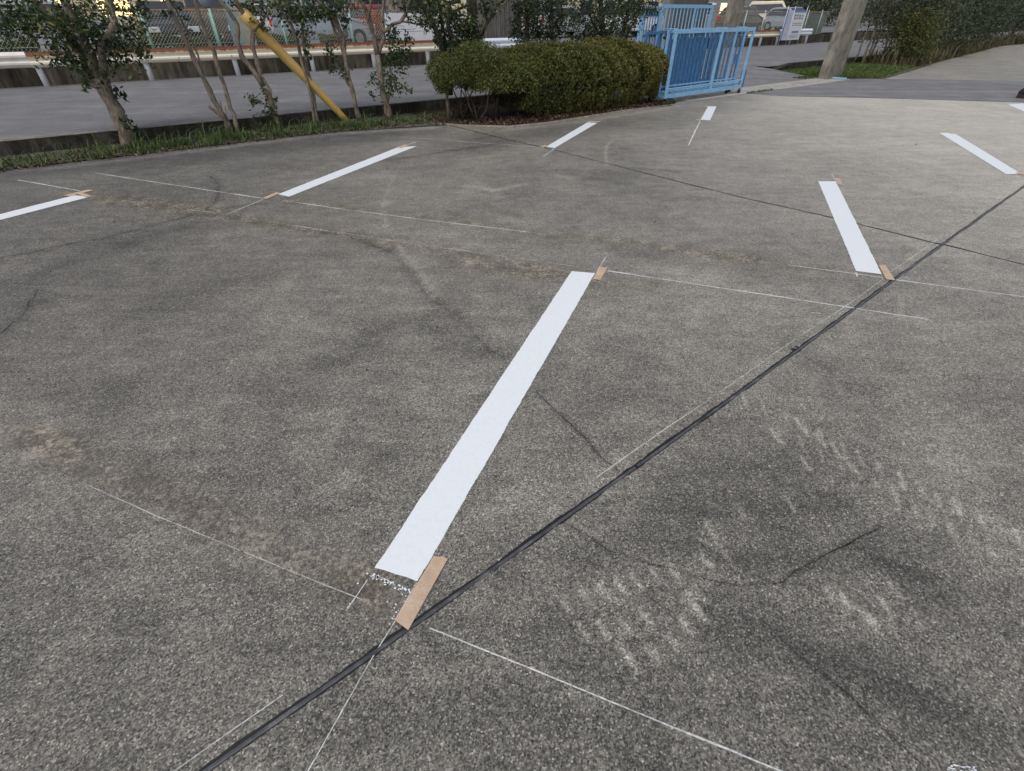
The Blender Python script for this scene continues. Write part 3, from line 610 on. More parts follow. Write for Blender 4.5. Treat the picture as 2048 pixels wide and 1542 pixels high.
# unidentified dark thing at the right frame edge, built as a plain wedge
q = G(2070, 198); g = thing('dark_wedge', 'dark wedge-shaped block cut by the right edge, on the asphalt strip', 'wedge', None, (q[0], q[1], 0))
e1_ = np.array([.95, .3, 0]); e2_ = np.array([-.3, .95, 0]); q0 = q-e1_*.32
vs = [q0-e2_*.3, q0+e1_*1.1-e2_*.3, q0+e1_*1.1+e2_*.3, q0+e2_*.3]; tp = [q0+e1_*.42-e2_*.26, q0+e1_*1.1-e2_*.26, q0+e1_*1.1+e2_*.26, q0+e1_*.42+e2_*.26]
MB().add([(v[0], v[1], .13) for v in vs]+[(v[0], v[1], .46) for v in tp], [(3, 2, 1, 0), (4, 5, 6, 7), (0, 1, 5, 4), (1, 2, 6, 5), (2, 3, 7, 6), (3, 0, 4, 7)]).build('block', M['black'], g, False, .02)
MB().add([(v[0], v[1], z) for z in (.0, .128) for v in [q0-e2_*.28+e1_*.03, q0+e1_*1.05-e2_*.28, q0+e1_*1.05+e2_*.28, q0+e2_*.28+e1_*.03]], [(3, 2, 1, 0), (4, 5, 6, 7), (0, 1, 5, 4), (1, 2, 6, 5), (2, 3, 7, 6), (3, 0, 4, 7)]).build('base', plain('wedge_brown', (.05, .028, .025), .8), g)
# ---------------- paint stripes, tape, chalk, cracks, joints
def ribbon(name, pts, wid, z, mat, jit=0., step=.03, parent=None, wob=0., th=0.):
    """pts on the ground (world); ribbon with uneven edges"""
    P = [np.array(q[:2]) for q in pts]; out = []
    for a, b in zip(P[:-1], P[1:]):
        L = np.linalg.norm(b-a); n = max(1, int(L/step))
        out += [a+(b-a)*i/n for i in range(n)]
    out.append(P[-1]); n = len(out); vs = []; ph = random.random()*9; j1 = j2 = 0
    for i, q in enumerate(out):
        d = out[min(i+1, n-1)]-out[max(i-1, 0)]; d = d/(np.linalg.norm(d)+1e-9); s = np.array([-d[1], d[0]])
        c = q+s*wob*(math.sin(i*.37+ph)+.7*math.sin(i*.91+2*ph)+.8*(random.random()-.5))
        j1 = .82*j1+jit*.75*(random.random()-.5); j2 = .82*j2+jit*.75*(random.random()-.5)
        w1 = max(wid*.15, wid/2+j1); w2 = max(wid*.15, wid/2+j2)
        vs += [(*(c+s*w1), z), (*(c-s*w2), z)]
    mb = MB().add(vs, [(2*i, 2*i+1, 2*i+3, 2*i+2) for i in range(n-1)])
    return mb.build(name, mat, parent)
def stripe(l0, l1, r0, r1, label, jit=.0032):
    L0, L1, R0, R1 = (G(*q)[:2] for q in (l0, l1, r0, r1)); L = np.linalg.norm(L1-L0); n = int(L/.012); vs = []
    s = (L0-R0); s = s/np.linalg.norm(s); lj = rj = 0
    for i in range(n+1):
        t = i/n; lj = .7*lj+jit*(random.random()-.5); rj = .7*rj+jit*(random.random()-.5)
        a = L0+(L1-L0)*t+s*lj; b = R0+(R1-R0)*t+s*rj
        for k_ in range(5):
            e = (random.random()-.5)*jit*1.6 if i in (0, n) else 0
            q = a+(b-a)*k_/4+(L1-L0)/L*e; vs.append((*q, .004))
    mb = MB().add(vs, [(i*5+k_, i*5+k_+1, i*5+k_+6, i*5+k_+5) for i in range(n) for k_ in range(4)])
    o = mb.build('parking_stripe', M['paint']); tag(o, label, 'stripe', 'freshly painted white parking stripes'); return o
stripe((750, 1136), (1143, 543), (836, 1163), (1190, 547), 'longest white parking stripe, in the foreground between two pieces of tape')
stripe((556, 389), (796, 295), (578, 394), (834, 292.5), 'white parking stripe in front of the slanting yellow pole')
stripe((1092, 294), (1175, 245), (1109, 296.5), (1195, 246), 'white parking stripe in front of the clipped hedge')
stripe((-160, 470), (149, 391), (-160, 482), (181, 394), 'white parking stripe running out of the left edge')
stripe((1401, 240), (1416, 213), (1420, 241), (1433, 213), 'short white parking stripe in front of the folded blue gate')
stripe((1712, 543), (1636, 363), (1763, 549), (1671, 363), 'white parking stripe crossing the thin cross joint, right of centre')
stripe((2012, 349), (1878, 266), (2042, 348), (1907.5, 266), 'white parking stripe near the right edge ending at the black joint')
stripe((2140, 262), (2015, 209.5), (2175, 262), (2045, 207), 'sliver of white stripe at the right edge by the asphalt strip')
def tape(q4, label, z=.0065):
    P = [G(*q)[:2] for q in q4]; vs = []; e = []
    n = 10
    # torn short ends: corner order 0-1 (torn) 1-2 2-3 (cut) 3-0
    L = [P[0]+(P[1]-P[0])*i/n for i in range(n+1)]; dl = (P[0]-P[3]); dl = dl/np.linalg.norm(dl)
    L = [q+dl*.006*(random.random()-.3) if 0 < i < n else q for i, q in enumerate(L)]
    Bq = [P[3]+(P[2]-P[3])*i/n for i in range(n+1)]
    vs = [(*q, z) for q in L]+[(*q, z+.0004) for q in Bq]
    o = MB().add(vs, [(i, i+1, n+2+i, n+1+i) for i in range(n)]).build('masking_tape', M['tape']); tag(o, label, 'tape', 'brown tape pieces at the stripe ends'); return o
tape([(868, 1113), (896.5, 1118), (817, 1262), (790, 1242)], 'long torn strip of brown tape at the near end of the foreground stripe')
tape([(1199.6, 535.5), (1214.6, 536.5), (1201, 561), (1185, 559.5)], 'brown tape piece at the far end of the foreground stripe')
tape([(553, 385), (561, 387), (534, 399), (525, 397)], 'narrow brown tape at the left end of the stripe before the yellow pole')
tape([(811, 289.5), (817, 291.5), (803, 297), (794, 295)], 'small brown tape at the right end of the stripe before the yellow pole')
tape([(176, 380), (188, 381.5), (140, 393.5), (128, 391.5)], 'long narrow brown tape beside the stripe at the left edge')
tape([(152, 388), (165, 386.5), (186, 394), (172, 395.5)], 'small brown tape over the tip of the leftmost stripe', .0085)
tape([(1090, 290.5), (1095, 293.5), (1086, 296.5), (1080, 293.5)], 'small brown tape at the near end of the stripe before the hedge')
tape([(1178, 242.6), (1203, 243), (1199, 245), (1173, 244.6)], 'pale tape strip across the far end of the stripe before the hedge')
tape([(1394, 239), (1403, 239.6), (1402, 242), (1393, 241.6)], 'tiny pale tape at the near end of the short stripe by the blue gate')
tape([(1411, 212), (1417, 212.3), (1416, 214.4), (1410, 214)], 'tiny pale tape at the far end of the short stripe by the blue gate')
tape([(1668.5, 357.7), (1679, 357.7), (1685, 370), (1675, 370)], 'brown tape piece at the far end of the stripe over the cross joint')
tape([(1756.5, 531), (1770, 531), (1789.7, 562), (1771.4, 560)], 'brown tape piece at the black joint, near end of the right-centre stripe')
tape([(1895, 263), (1908, 263), (1913, 268), (1902, 268)], 'pale tape piece at the far end of the stripe near the right edge')
tape([(2030, 345.5), (2052, 345), (2062, 352), (2040, 350)], 'pale tape at the near end of the stripe by the right edge')
# overspray drips and chalk strokes belonging to marking out
def chalk(pts, wid, label, mat='chalk', z=.0025, cat='chalk line', name='chalk_line', grp='chalk lines snapped on the concrete', jit=.4, wob=0.):
    o = ribbon(name, [G(*q) for q in pts], wid, z, M[mat], wid*jit, .025, None, wob); tag(o, label, cat, grp); return o
CL = [([(190, 346), (360, 372), (525, 397)], .014, 'chalk line running from the upper left to the tape of the yellow-pole stripe'),
 ([(565, 401), (680, 418), (860, 441), (1060, 465)], .012, 'chalk line continuing rightward from the near end of the yellow-pole stripe'),
 ([(1574, 530), (1712, 548), (1766, 556)], .011, 'chalk line meeting the near end of the right-centre stripe from the left'),
 ([(1792, 560), (1920, 577), (2048, 594), (2200, 614)], .016, 'chalk line running to the right edge from the black joint'),
 ([(36, 360), (160, 382)], .016, 'short chalk line at the far left above the leftmost stripe'),
 ([(560, 447), (760, 478), (1000, 512), (1150, 533)], .009, 'faint chalk line leading to the far end of the foreground stripe'),
 ([(1215, 542), (1368, 565), (1630, 605), (1860, 640)], .014, 'chalk line crossing the black joint right of the foreground stripe'),
 ([(821, 275), (960, 286), (1090, 295)], .014, 'chalk line leading to the near end of the hedge stripe'),
 ([(860, 1257), (1080, 1345), (1300, 1436), (1560, 1542), (1760, 1625)], .009, 'bold chalk line running from the black joint to the bottom edge'),
 ([(175, 970), (320, 1035), (480, 1101)], .009, 'isolated chalk line in the lower left'),
 ([(488, 1104), (600, 1150), (725, 1200)], .007, 'very faint chalk line between the lower left line and the taped stripe end'),
 ([(790, 1243), (747, 1312), (635, 1510), (600, 1570)], .007, 'chalk line going down from the near tape across the black joint'),
 ([(1192, 548), (1211, 514)], .008, 'short chalk tick above the far end of the foreground stripe'),
 ([(1400, 243), (1377, 290)], .022, 'chalk line below the short stripe by the blue gate'),
 ([(1345, 211), (1411, 213)], .02, 'chalk line left of the short stripe by the blue gate'),
 ([(527, 399), (455, 428)], .011, 'chalk line slanting down left from the yellow-pole stripe'),
 ([(1109, 297), (1085, 315)], .012, 'chalk tick below the near end of the hedge stripe'),
 ([(1663, 348), (1671, 362)], .012, 'chalk tick above the right-centre stripe'),
 ([(1712, 545), (1714, 553)], .012, 'paint tick at the left corner of the right-centre stripe'),
 ([(735, 1160), (716, 1188), (692, 1222)], .007, 'broken paint line just left of the gap below the foreground stripe'),
 ([(834, 1165), (812, 1203), (790, 1241)], .004, 'thin paint line along the left side of the near tape'),
 ([(566, 1390), (439, 1479), (350, 1542), (280, 1590)], .006, 'chalk line left of the black joint at the bottom edge'),
 ([(1192, 956), (1322, 864), (1443, 783), (1563, 697), (1702, 605), (1766, 558.6)], .006, 'long thin chalk line running beside the black joint'),
 ([(1782, 544), (1866, 485.5), (1952, 429), (2050, 357)], .007, 'thin chalk line beside the black joint in the upper right'),
 ([(1622, 625.5), (1641, 627.5)], .008, 'small white tick left of the black joint'),
 ([(1922, 560), (1939, 562)], .010, 'small white tick right of the black joint'),
 ([(571, 1160), (584, 1160)], .0035, 'tiny white dash in the lower left of the yard'),
 ([(455, 428), (380, 420)], .010, 'faint chalk stroke left of the slanting line'),
 ([(812, 291), (832, 284)], .014, 'chalk tick past the right end of the yellow-pole stripe')]
for pts, wd, lb in CL: chalk(pts, wd*(.45 if 'isolated' in lb or 'very faint' in lb else .5 if min(q[1] for q in pts) > 900 else 1.), lb, 'chalk_faint' if ('faint' in lb or 'isolated' in lb or 'thin chalk' in lb) else 'chalk')
for pts, wd, lb in (([(791, 353), (775, 378), (766, 419), (771, 445), (780, 462), (803, 502), (846, 552), (870, 590)], .035, 'faint pale scuffed arc left of the foreground stripe'),
    ([(1228, 277), (1214, 292), (1211, 303), (1213, 330)], .04, 'faint pale arc right of the hedge stripe'), ([(1785, 565), (1798, 600), (1806, 640), (1818, 665)], .02, 'faint pale arc below the tape on the black joint')):
    chalk(pts, wd, lb, 'scuff', cat='scuff mark', name='scuff_mark', grp='pale scuff marks')
CR = [([(999, 288), (912, 300), (813, 315), (780, 320)], .014, 'faint crack branching left from the cross joint', 1),
 ([(0, 517), (95, 497), (215, 475), (300, 452), (375, 433), (412, 421), (520, 408), (600, 405)], .018, 'long crack wandering across the upper left of the yard', 1),
 ([(412, 420), (434, 400), (438, 370), (420, 353)], .016, 'short hooked crack rising toward the planting strip', 1),
 ([(640, 462), (680, 466), (730, 486), (776, 502), (803, 522), (839, 569), (859, 599), (909, 625), (939, 658), (979, 701), (1010, 718)], .006, 'crack winding down to the left side of the foreground stripe', 1),
 ([(1075, 785), (1100, 812), (1130, 840), (1169, 873), (1197, 910), (1239, 945)], .0035, 'thin crack from the foreground stripe to the black joint', 0),
 ([(1128, 1046), (1179, 1074), (1216, 1102), (1257, 1111), (1308, 1130), (1364, 1141), (1419, 1162), (1480, 1171), (1563, 1164), (1591, 1143.5), (1651, 1111), (1702, 1083), (1767, 1053)], .0032, 'dark crack sagging across the lower right of the yard', 0),
 ([(1526, 1241), (1572, 1287), (1609, 1319), (1646, 1352), (1697, 1389), (1748, 1444), (1804, 1491), (1850, 1532), (1880, 1570)], .003, 'diagonal crack toward the bottom right corner', 0),
 ([(75, 580), (70, 592), (50, 622), (30, 645), (0, 668)], .009, 'broad dark crack at the left edge', 1),
 ([(1360, 345), (1290, 338), (1250, 335)], .014, 'faint crack right of the cross joint', 1),
 ([(520, 1480), (545, 1520), (560, 1560)], .004, 'short crack under the black joint at the bottom', 1)]
for pts, wd, lb, ft in CR: chalk(pts, wd, lb, 'crack_faint' if ft else 'crack', .0015, 'crack', 'ground_crack', 'cracks in the concrete yard', .9, wd*.8)
J = [(300, 1610), (419, 1534), (542, 1445), (678, 1353), (747, 1308), (815, 1264), (897, 1196), (1100, 1056), (1239, 949.5), (1419, 829), (1544, 736.6), (1711, 616), (1790, 560), (1888, 489), (1979, 422), (2048, 373), (2300, 190)]
JW = np.array([G(*q)[:2] for q in J[1:-1]]); cf = np.polyfit(JW[:, 0], JW[:, 1], 3, w=1/np.hypot(JW[:, 0], JW[:, 1]))
def jl(x): return np.array([x, np.polyval(cf, x) if x < 5.2 else np.polyval(cf, 5.2)+(x-5.2)*(np.polyval(cf, 5.2)-np.polyval(cf, 5.0))/.2, 0])
JX = [jl(x) for x in np.concatenate([np.arange(-1.6, 2, .1), np.arange(2, 9, .3)])]
g = thing('expansion_joint', 'long black rubber expansion joint running diagonally across the yard', 'joint')
ribbon('sealant', JX, .028, .0018, M['bitumen'], .006, .012, g)
mb = MB(); PJ = JX; off = np.array([.35, -.9, 0])*.004
PJ2 = []
for a, b in zip(PJ[:-1], PJ[1:]):
    n = max(1, int(np.linalg.norm(b-a)/.12)); PJ2 += [a+(b-a)*i/n for i in range(n)]
PJ2.append(PJ[-1])
for k0 in range(0, len(PJ2)-1, 22):
    seg = PJ2[k0:k0+23]
    if len(seg) < 2: continue
    seg[0] = seg[0]+(seg[1]-seg[0])*.12
    vs = []
    for q in seg:
        d_ = (PJ[-1]-PJ[0]); d_ /= np.linalg.norm(d_); s = np.array([-d_[1], d_[0], 0]); c = q-s*.003+s*.0008*(random.random()-.5)
        for (o_, z_) in ((.007, .002), (.0062, .0036), (.0025, .0042), (.0015, .003), (-.0015, .003), (-.0025, .0045), (-.0062, .0038), (-.007, .002)): vs.append(c+s*o_+np.array([0, 0, z_]))
    n = len(seg); mb.add(vs, [(i*8+j, i*8+j+1, (i+1)*8+j+1, (i+1)*8+j) for i in range(n-1) for j in range(7)])
mb.build('rubber_strip', M['rubber_strip'], g)
# torn bitumen lumps beside the strip
mb = MB()
for (u, v, s_) in ((1588, 700, .02), (1592, 694, .013), (1722, 606, .012), (1800, 548, .016), (1296, 915, .008), (1545, 738, .012), (1075, 1070, .010), (1350, 872, .009), (1975, 422, .02), (1895, 483, .02), (1810, 551, .012), (1545, 732, .01)):
    c = G(u, v); k_ = [(c[0]+s_*math.cos(t)*(.6+.8*random.random()), c[1]+s_*.7*math.sin(t)*(.6+.8*random.random()), .0026) for t in np.arange(0, 6.28, .5)]
    MB().add(k_, [tuple(range(len(k_)))]).build('torn_edge', M['bitumen'], g)
K = [(860, 244), (919, 255), (1022, 281.5), (1108, 300), (1244.5, 334.6), (1368, 366), (1501, 399), (1663.5, 435), (1713, 447), (1866, 485.5), (1888, 489), (1965.6, 509), (2048, 529), (2300, 590)]
g = thing('cross_joint', 'thin dark joint crossing the yard from the hedge corner to the right edge', 'joint')
ribbon('sealant', [G(*q) for q in K], .024, .0014, M['bitumen'], .008, .03, g, .0015)
# paint flecks below the foreground stripe
mb = MB()
def blob(u, v, ru, rv, ang=0):
    k_ = []
    for t in np.arange(0, 6.28, .7):
        x_, y_ = ru*math.cos(t)*(.6+.6*random.random()), rv*math.sin(t)*(.6+.6*random.random())
        k_.append((*G(u+x_*math.cos(ang)-y_*math.sin(ang), v+x_*math.sin(ang)+y_*math.cos(ang))[:2], .0045))
    mb.add(k_, [tuple(range(len(k_)))])
for i in range(46):
    t = (i+.5)/46; u = 737+t*82; v = 1149+t*33
    if random.random() < .75: blob(u+random.uniform(-3, 3), v+random.uniform(-5, 9)*random.random(), random.uniform(.6, 3.2), random.uniform(.8, 6)*random.random()+.8, random.uniform(-.2, .9))
for (u, v, r_) in ((716, 1168, 2.2), (735, 1148, 2), (775, 1205, 1.6), (792, 1210, 1.8), (789, 1217, 1.6), (793, 1226, 2), (785, 1238, 1.6), (788, 1233, 1.5), (780, 1249, 1.6), (700, 1208, 1.5), (696, 1215, 1.4), (797, 1222, 1.2), (812, 1193, 1.4), (805, 1190, 1.7)): blob(u, v, r_, r_)
tag(mb.build('paint_flecks', M['paint']), 'spatter of small white paint flecks below the foreground stripe', 'paint spatter', kind='stuff')
mb = MB()
for i in range(26): blob(random.uniform(1893, 1950), 1531+random.uniform(0, 16), random.uniform(2, 7), random.uniform(.8, 2), .35)
tag(mb.build('paint_smear', M['paint']), 'scratchy white paint smear at the bottom right corner', 'paint smear', kind='stuff')
# small pale specks and grit lying about
n = 700; Q = np.stack([RS.uniform(-6, 9, n), RS.uniform(.6, 9, n)], 1); VVs = []
for q in Q:
    s_ = .0014+.0045*random.random()**4; t = random.random()*3; L_ = 1+random.random()*1.5
    VVs += [(q[0]+s_*L_*math.cos(t+k_*1.57), q[1]+s_*math.sin(t+k_*1.57), .003) for k_ in range(4)]
tag(fast('grit_specks', np.array(VVs), n, M['chalk_faint'], attrs={'rnd': RS.rand(n)}), 'scattered pale specks of grit on the concrete', 'grit', kind='stuff')
# ---------------- foliage
def rot_frames(n, up=None, spread=1.):
    d = RS.normal(size=(n, 3))
    if up is not None: d = d*spread+up
    d /= np.linalg.norm(d, axis=1)[:, None]+1e-9
    r = RS.normal(size=(n, 3)); s = np.cross(d, r); s /= np.linalg.norm(s, axis=1)[:, None]+1e-9
    return d, s
def leaves(name, P, ln, wd, mat, parent=None, up=None, spread=1., rnd=None):
    n = len(P); d, s = rot_frames(n, up, spread); nrm = np.cross(d, s); k_ = (.7+.6*RS.rand(n))[:, None]
    VV = np.stack([P-d*ln*.5*k_, P+s*wd*.5*k_+nrm*wd*.15, P+d*ln*.5*k_, P-s*wd*.5*k_+nrm*wd*.15], 1).reshape(-1, 3)
    return fast(name, VV, n, mat, parent, {'rnd': np.clip(RS.rand(n) if rnd is None else rnd, 0, 1)})
def clump_pts(c, r, n, power=.5):
    d = RS.normal(size=(n, 3)); d /= np.linalg.norm(d, axis=1)[:, None]
    return np.array(c)+d*(RS.rand(n)[:, None]**power)*np.array(r)
def sprig_pts(c, r, n):      # twiggy clumps: leaves bunch round sub-centres
    m_ = max(3, n//14); cs = clump_pts(c, r, m_, .4); k_ = RS.randint(0, m_, n)
    return cs[k_]+RS.normal(size=(n, 3))*np.array(r)*.16
SC = lambda q: np.linalg.norm(q-np.array([0, 0, H]))/FPX/math.sqrt(1)       # metres per pixel approx
def tree(name, label, px, tr, cl, leafm='leaf', bark='bark', grp='slender trees along the planting strip', lsz=(.075, .035), pplane=None, up_ext=True):
    b = G(*px, .0); p0 = pplane if pplane else min(AP(b)[1], 11.27)
    if not pplane: b = V(*px, p0); b[2] = 0
    if pplane: b = V(*px, pplane); b[2] = max(0, min(.05, b[2])) if pplane < KP else b[2]
    g = thing(name, label, 'tree', grp, b)
    mb = MB(); zt = []
    for path in tr:
        r0, r1 = path[0]; off = path[1] if isinstance(path[1], (int, float)) else 0
        pts = [q for q in path[1:] if not isinstance(q, (int, float))]
        P = [V(u, v, p0+off*min(1, i/2.)) for i, (u, v) in enumerate(pts)]
        if up_ext and pts[-1][1] <= 12:       # goes on above the frame
            d = P[-1]-P[-2]; d /= np.linalg.norm(d); d = d*.6+np.array([0, 0, .6])
            for k_ in range(1, 4): P.append(P[-1]+d*.35+RS.normal(size=3)*.06)
            zt.append(P[-1])
        if P[0][2] > .0 and not pplane and P[0][2] < .3: P.insert(0, np.array([P[0][0], P[0][1], -.02]))
        D = []      # densify with a little wobble
        for a_, b_ in zip(P[:-1], P[1:]):
            m_ = max(1, int(np.linalg.norm(b_-a_)/.12)); D += [a_+(b_-a_)*i/m_+RS.normal(size=3)*.009 for i in range(m_)]
        D.append(P[-1]); n = len(D)
        mb.tube(D, [(r0+(r1-r0)*i/(n-1))*(1.3 if not pplane else 1.1)*(1+.12*math.sin(i*2.1)) for i in range(n)], 9, .3)
    mb.build('trunk', M[bark], g, True)
    L = []
    for (u, v, ru, rv, n) in cl:
        c = V(u, v, p0); m_ = np.linalg.norm(c-np.array([0, 0, H]))*1.15/FPX
        L.append(sprig_pts(c, (ru*m_, max(.18, ru*m_*.8), rv*m_), int(n*(2.1 if name == 'evergreen_tree' else 1.15))))
    for q in zt: L.append(sprig_pts(q+np.array([0, 0, .3]), (.55, .55, .45), 380))
    if L: leaves('crown', np.concatenate(L), *lsz, M[leafm], g)
    return g
tree('young_tree', 'stoutest tree at the left edge with a dense dark leafy crown', (258, 292), [
    ((.085, .075), (262, 300), (248, 262), (232, 222), (212, 185), (203, 158)), ((.06, .022), (203, 158), (190, 132), (178, 100), (158, 60), (140, 25), (128, 0)),
    ((.05, .02), .25, (205, 160), (180, 128), (150, 85), (105, 40), (70, 5)), ((.045, .02), -.2, (206, 152), (204, 118), (206, 95), (220, 72), (228, 40), (220, 0)),
    ((.05, .03), (228, 215), (205, 180), (180, 168)), ((.03, .012), .1, (212, 178), (185, 100), (150, 60), (95, 20))],
    [(40, 20, 60, 28, 500), (110, 45, 45, 32, 420), (150, 95, 45, 30, 450), (215, 60, 42, 42, 650), (160, 30, 60, 35, 500), (180, 130, 30, 24, 200), (60, 60, 40, 18, 160), (240, 100, 26, 22, 220), (248, 245, 16, 26, 90), (230, 190, 9, 22, 40), (20, 45, 40, 20, 200), (268, 30, 22, 30, 220), (170, 170, 14, 8, 24), (120, 110, 25, 14, 90)], lsz=(.085, .034))
tree('young_tree', 'pair of bare grey stems with cut stubs at the foot, second group from the left', (460, 246), [
    ((.035, .02), (456, 246), (440, 222), (428, 200), (408, 155), (388, 118), (362, 60), (345, 25), (335, 0)), ((.032, .018), .12, (472, 246), (462, 215), (450, 175), (438, 138), (420, 85), (402, 40), (388, 0)),
    ((.03, .022), (452, 240), (430, 222), (418, 213)), ((.012, .008), (447, 232), (440, 203)), ((.012, .008), (452, 238), (450, 212)), ((.014, .007), .1, (408, 155), (395, 110), (372, 60), (352, 20), (340, -5))],
    [(345, 5, 20, 14, 60), (372, 50, 8, 8, 14)])
tree('young_tree', 'forked tree with leafy shoots around its base, left of the yellow pole', (552, 246), [
    ((.05, .04), (553, 248), (546, 220), (536, 190), (528, 172)), ((.035, .02), (528, 172), (508, 145), (485, 112), (472, 82), (475, 50), (455, 20), (440, 0)),
    ((.035, .02), .1, (536, 190), (524, 160), (515, 125), (505, 90), (507, 60), (485, 25), (470, 0)), ((.016, .008), (507, 60), (522, 48), (540, 25)), ((.016, .01), -.1, (545, 215), (540, 180), (524, 150))],
    [(530, 222, 22, 24, 260), (548, 205, 8, 14, 40), (520, 45, 18, 12, 60), (470, 5, 20, 8, 60)])
tree('young_tree', 'thin twin-stemmed tree crossing the middle of the yellow pole', (632, 238), [
    ((.022, .015), (630, 238), (622, 200), (616, 165), (604, 122), (598, 95), (585, 55), (560, 20), (550, 0)), ((.024, .014), .08, (635, 238), (626, 190), (614, 140), (608, 85), (602, 40), (598, 0)),
    ((.014, .008), -.1, (604, 122), (590, 75), (582, 40), (575, 0)), ((.012, .006), (612, 120), (618, 100))],
    [(600, 52, 26, 22, 260), (615, 102, 6, 8, 30), (590, 22, 40, 14, 260), (540, 12, 30, 12, 220), (625, 25, 30, 12, 160)])
tree('young_tree', 'leaning tree with one low leafy side branch, just right of the yellow pole foot', (720, 242), [
    ((.038, .022), (722, 242), (712, 215), (700, 165), (692, 120), (685, 75), (672, 45), (650, 15), (635, 0)), ((.022, .014), .12, (693, 125), (678, 85), (664, 45), (655, 20), (640, -5)),
    ((.024, .012), (703, 175), (688, 150), (672, 130), (665, 115)), ((.016, .01), (680, 60), (670, 30), (680, 0))],
    [(674, 128, 16, 22, 170), (655, 112, 8, 12, 40), (690, 52, 16, 12, 60), (670, 12, 44, 14, 360), (640, 10, 26, 12, 160)])
tree('young_tree', 'forked tree with two leafy tufts on its right side, left of the hedge', (778, 238), [
    ((.052, .04), (780, 240), (770, 200), (762, 160), (755, 110)), ((.035, .02), (755, 110), (748, 70), (735, 30), (722, 0)), ((.03, .02), .1, (757, 110), (766, 75), (765, 40), (766, 0)),
    ((.026, .012), (766, 65), (785, 48), (800, 44), (812, 25), (820, 0)), ((.014, .007), (800, 44), (820, 46), (850, 48), (862, 42)), ((.02, .01), -.1, (752, 80), (735, 40), (745, 0)), ((.03, .02), .12, (772, 215), (780, 180), (782, 150))],
    [(792, 88, 22, 32, 420), (780, 165, 30, 20, 330), (818, 65, 10, 16, 60), (795, 120, 20, 18, 160), (750, 175, 8, 14, 30), (815, 15, 24, 12, 120)])
HB = 10.5
tree('evergreen_tree', 'many-stemmed tree rising behind the left end of the hedge', (905, 175), [
    ((.05, .035), (902, 190), (886, 110), (878, 75), (860, 35), (838, 0)), ((.035, .02), .15, (888, 110), (888, 60), (880, 20), (875, 0)), ((.045, .03), -.15, (925, 160), (905, 80), (895, 45), (900, 10), (915, 0)),
    ((.02, .01), (895, 45), (915, 20), (935, 10)), ((.02, .01), (905, 80), (930, 55), (940, 20), (945, 0))],
    [(865, 20, 34, 22, 420), (900, 35, 30, 22, 300), (930, 70, 22, 26, 300), (880, 68, 10, 10, 40), (895, 88, 18, 20, 260)], 'leaf', 'bark_dark', 'dark trees standing behind the hedge', pplane=HB)
tree('evergreen_tree', 'dark forked tree in front of the grooved board wall', (965, 175), [
    ((.06, .045), (962, 180), (958, 90), (950, 50), (945, 0)), ((.03, .015), (960, 80), (972, 50), (990, 20), (1005, 0)), ((.025, .012), .1, (958, 95), (975, 40), (965, 0))],
    [(945, 60, 16, 28, 160), (965, 12, 30, 12, 160), (942, 95, 14, 12, 120)], 'leaf', 'bark_dark', 'dark trees standing behind the hedge', pplane=HB)
tree('evergreen_tree', 'narrow dark evergreen right of the grooved board wall, behind the hedge', (1060, 175), [
    ((.05, .03), (1055, 180), (1053, 90), (1052, 40), (1052, 0))],
    [(1052, 55, 22, 30, 480), (1040, 30, 14, 26, 240), (1070, 30, 20, 24, 300), (1058, 5, 24, 12, 200), (1085, 55, 18, 18, 200), (1035, 70, 12, 12, 80)], 'leaf2', 'bark_dark', 'dark trees standing behind the hedge', (.06, .03), HB)
tree('evergreen_tree', 'airy dark evergreen behind the middle of the hedge', (1108, 175), [
    ((.045, .03), (1106, 180), (1104, 90), (1102, 40), (1104, 0)), ((.02, .01), (1104, 60), (1120, 30), (1128, 0))],
    [(1100, 48, 22, 26, 300), (1122, 22, 24, 22, 300), (1132, 52, 18, 16, 130), (1095, 10, 22, 14, 200), (1110, 74, 20, 8, 90)], 'leaf2', 'bark_dark', 'dark trees standing behind the hedge', (.06, .03), HB)
tree('evergreen_tree', 'largest dark evergreen behind the hedge, left of the blue gates', (1215, 178), [
    ((.07, .05), (1212, 182), (1208, 90), (1205, 40), (1200, 0)), ((.04, .02), .1, (1210, 100), (1225, 50), (1240, 0)), ((.03, .015), (1209, 90), (1190, 50), (1175, 20))],
    [(1200, 40, 44, 36, 900), (1178, 62, 28, 20, 300), (1235, 20, 40, 22, 600), (1170, 18, 26, 18, 260), (1215, 74, 34, 14, 300), (1275, 8, 26, 12, 240)], 'leaf2', 'bark_dark', 'dark trees standing behind the hedge', (.06, .032), HB)
tree('evergreen_tree', 'dark leafy tree touching the farther blue gate on its left', (1262, 175), [
    ((.05, .035), (1246, 182), (1246, 90), (1250, 50), (1262, 0)), ((.025, .012), (1247, 90), (1262, 55), (1275, 30))],
    [(1250, 55, 20, 26, 260), (1285, 10, 24, 12, 260), (1262, 30, 20, 20, 200)], 'leaf2', 'bark_dark', 'dark trees standing behind the hedge', (.055, .03), HB)
